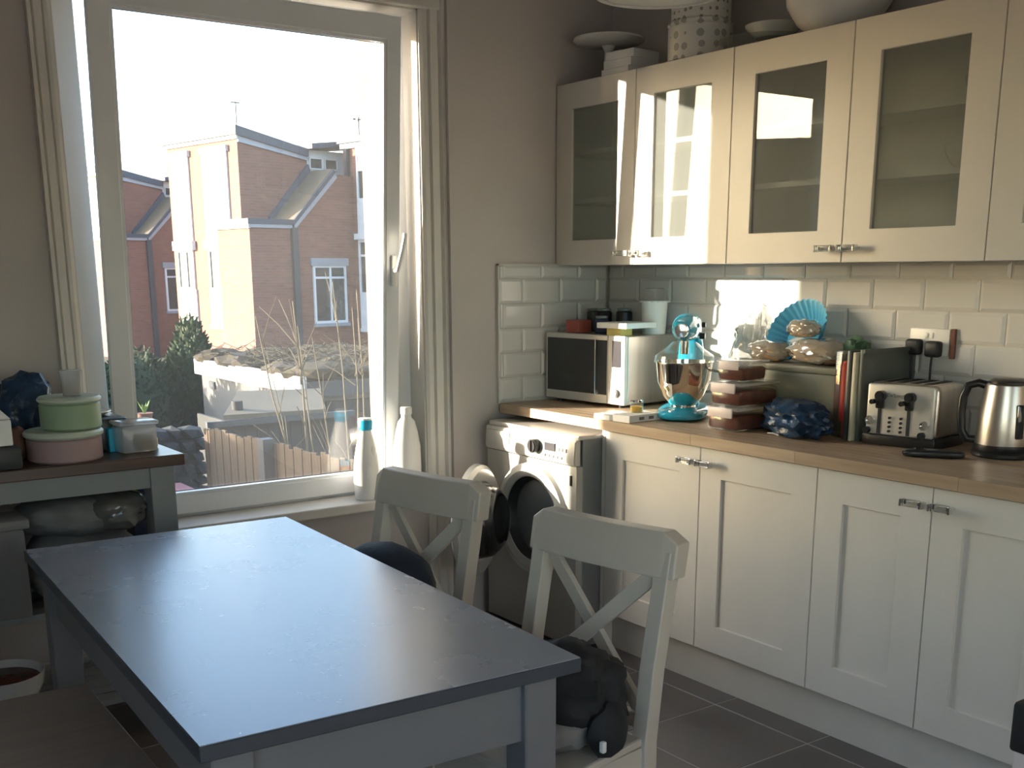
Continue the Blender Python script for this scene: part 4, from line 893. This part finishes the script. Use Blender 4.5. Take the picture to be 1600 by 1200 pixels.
for k in range(8): obj('roof_sheet', MB().box(-1.3+.19*k,-1.3+.19*k+.182,5.4,6.95,-.22,-.20).box(-1.3+.19*k,-1.3+.19*k+.03,5.4,6.95,-.20,-.17), 'redroof', t)
obj('wall', MB().box(-1.25,.15,5.5,6.85,GZ,-.22), 'render', t)
# foliage
def foliage(name, label, cat, lobes, m, n, size, seed):
    random.seed(seed); t = thing(name, label, cat, (0,0,0))
    core = MB()
    for (c, r) in lobes: core.blob(c, (r[0]*.86,r[1]*.86,r[2]*.9), .16, 2.2, 3, seed)
    obj('crown', core, m, t, True); lf = MB(); b = lf.bm
    for (c, r) in lobes:
        for k in range(n):
            u = Vector((random.gauss(0,1),random.gauss(0,1),random.gauss(0,1))).normalized(); p = Vector((c[0]+u.x*r[0]*random.uniform(.82,1.04), c[1]+u.y*r[1]*random.uniform(.82,1.04), c[2]+u.z*r[2]*random.uniform(.82,1.04)))
            d = Vector((u.x*.6+random.uniform(-.5,.5),u.y*.6+random.uniform(-.5,.5),random.uniform(.3,1.1))).normalized(); s = d.cross(Vector((random.random(),random.random(),.1))).normalized()*size*.28
            L_ = size*random.uniform(.6,1.3); v = [b.verts.new(q) for q in (p-s, p+s, p+d*L_+s*.3, p+d*L_-s*.3)]; b.faces.new(v)
    obj('leaves', lf, m, t, kind='stuff'); obj('trunk', MB().cyl((lobes[0][0][0],lobes[0][0][1],GZ+.4),.07,1.0,'z',8), 'twig', t); return t
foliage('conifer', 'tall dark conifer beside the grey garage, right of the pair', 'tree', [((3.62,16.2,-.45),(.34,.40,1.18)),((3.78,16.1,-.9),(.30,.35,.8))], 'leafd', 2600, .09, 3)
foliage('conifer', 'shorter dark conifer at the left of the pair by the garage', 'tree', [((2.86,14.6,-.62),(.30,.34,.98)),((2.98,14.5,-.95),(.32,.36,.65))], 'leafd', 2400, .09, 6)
foliage('hedge', 'clipped green hedge left of the dark conifers, with added unseen lobes shading the garage', 'hedge', [((2.2,14.6,-.62),(.62,.6,.98)),((1.4,14.5,-.75),(.8,.6,.95)),((.9,13.4,-.55),(.8,.7,1.05)),((.2,12.4,-.45),(.8,.8,1.1)),((1.0,15.6,-.45),(.9,.8,1.05)),((-.6,12.6,-.5),(.9,.95,1.3)),((-.6,14.2,-.5),(.9,.95,1.3)),((-.6,15.8,-.5),(.9,.95,1.3))], 'hedge', 2400, .08, 8)  # leftmost lobes are out of view, added to keep sun off the garage wall
# bare shrubs
def shrub(label, stems, seed):
    random.seed(seed); t = thing('bare_shrub', label, 'shrub', (0,0,0)); tops = []
    for a, b, r in stems:
        a, b = Vector(a), Vector(b); mb = MB(); mid = (a+b)/2+Vector((random.uniform(-.05,.05),random.uniform(-.05,.05),0)); mb.tube([a,a.lerp(mid,.5),mid,mid.lerp(b,.5)+Vector((random.uniform(-.03,.03),0,0)),b], r, 6, r*.35)
        for k in range(7):
            f = random.uniform(.35,.92); p = a.lerp(mid,f*2) if f < .5 else mid.lerp(b,(f-.5)*2); d = (b-a).normalized(); sd_ = Vector((random.uniform(-1,1),random.uniform(-1,1),random.uniform(.1,.9))).normalized()
            L_ = random.uniform(.15,.5); e = p+(d*.5+sd_).normalized()*L_; mb.tube([p,p.lerp(e,.5)+Vector((0,0,.02)),e], r*.45, 5, r*.2)
        obj('stem', mb, 'twig', t, True)
    return t
shrub('bare leafless shrub with forked stems in front of the garage', [((1.45,7.0,GZ),(1.00,7.1,1.10),.012),((1.45,7.05,GZ),(1.25,6.9,1.22),.016),((1.55,7.0,GZ),(1.42,7.2,1.0),.012),((1.40,7.1,GZ),(1.12,7.2,.8),.010)], 2)
shrub('bare leafless shrub close to the right side of the window view', [((1.85,7.0,GZ),(1.67,7.0,1.37),.013),((1.9,7.05,GZ),(1.90,7.1,1.15),.015),((1.95,7.1,GZ),(2.10,7.0,.95),.012),((1.80,7.1,GZ),(1.55,7.2,.9),.010),((2.0,7.0,GZ),(2.0,7.2,1.3),.012)], 5)
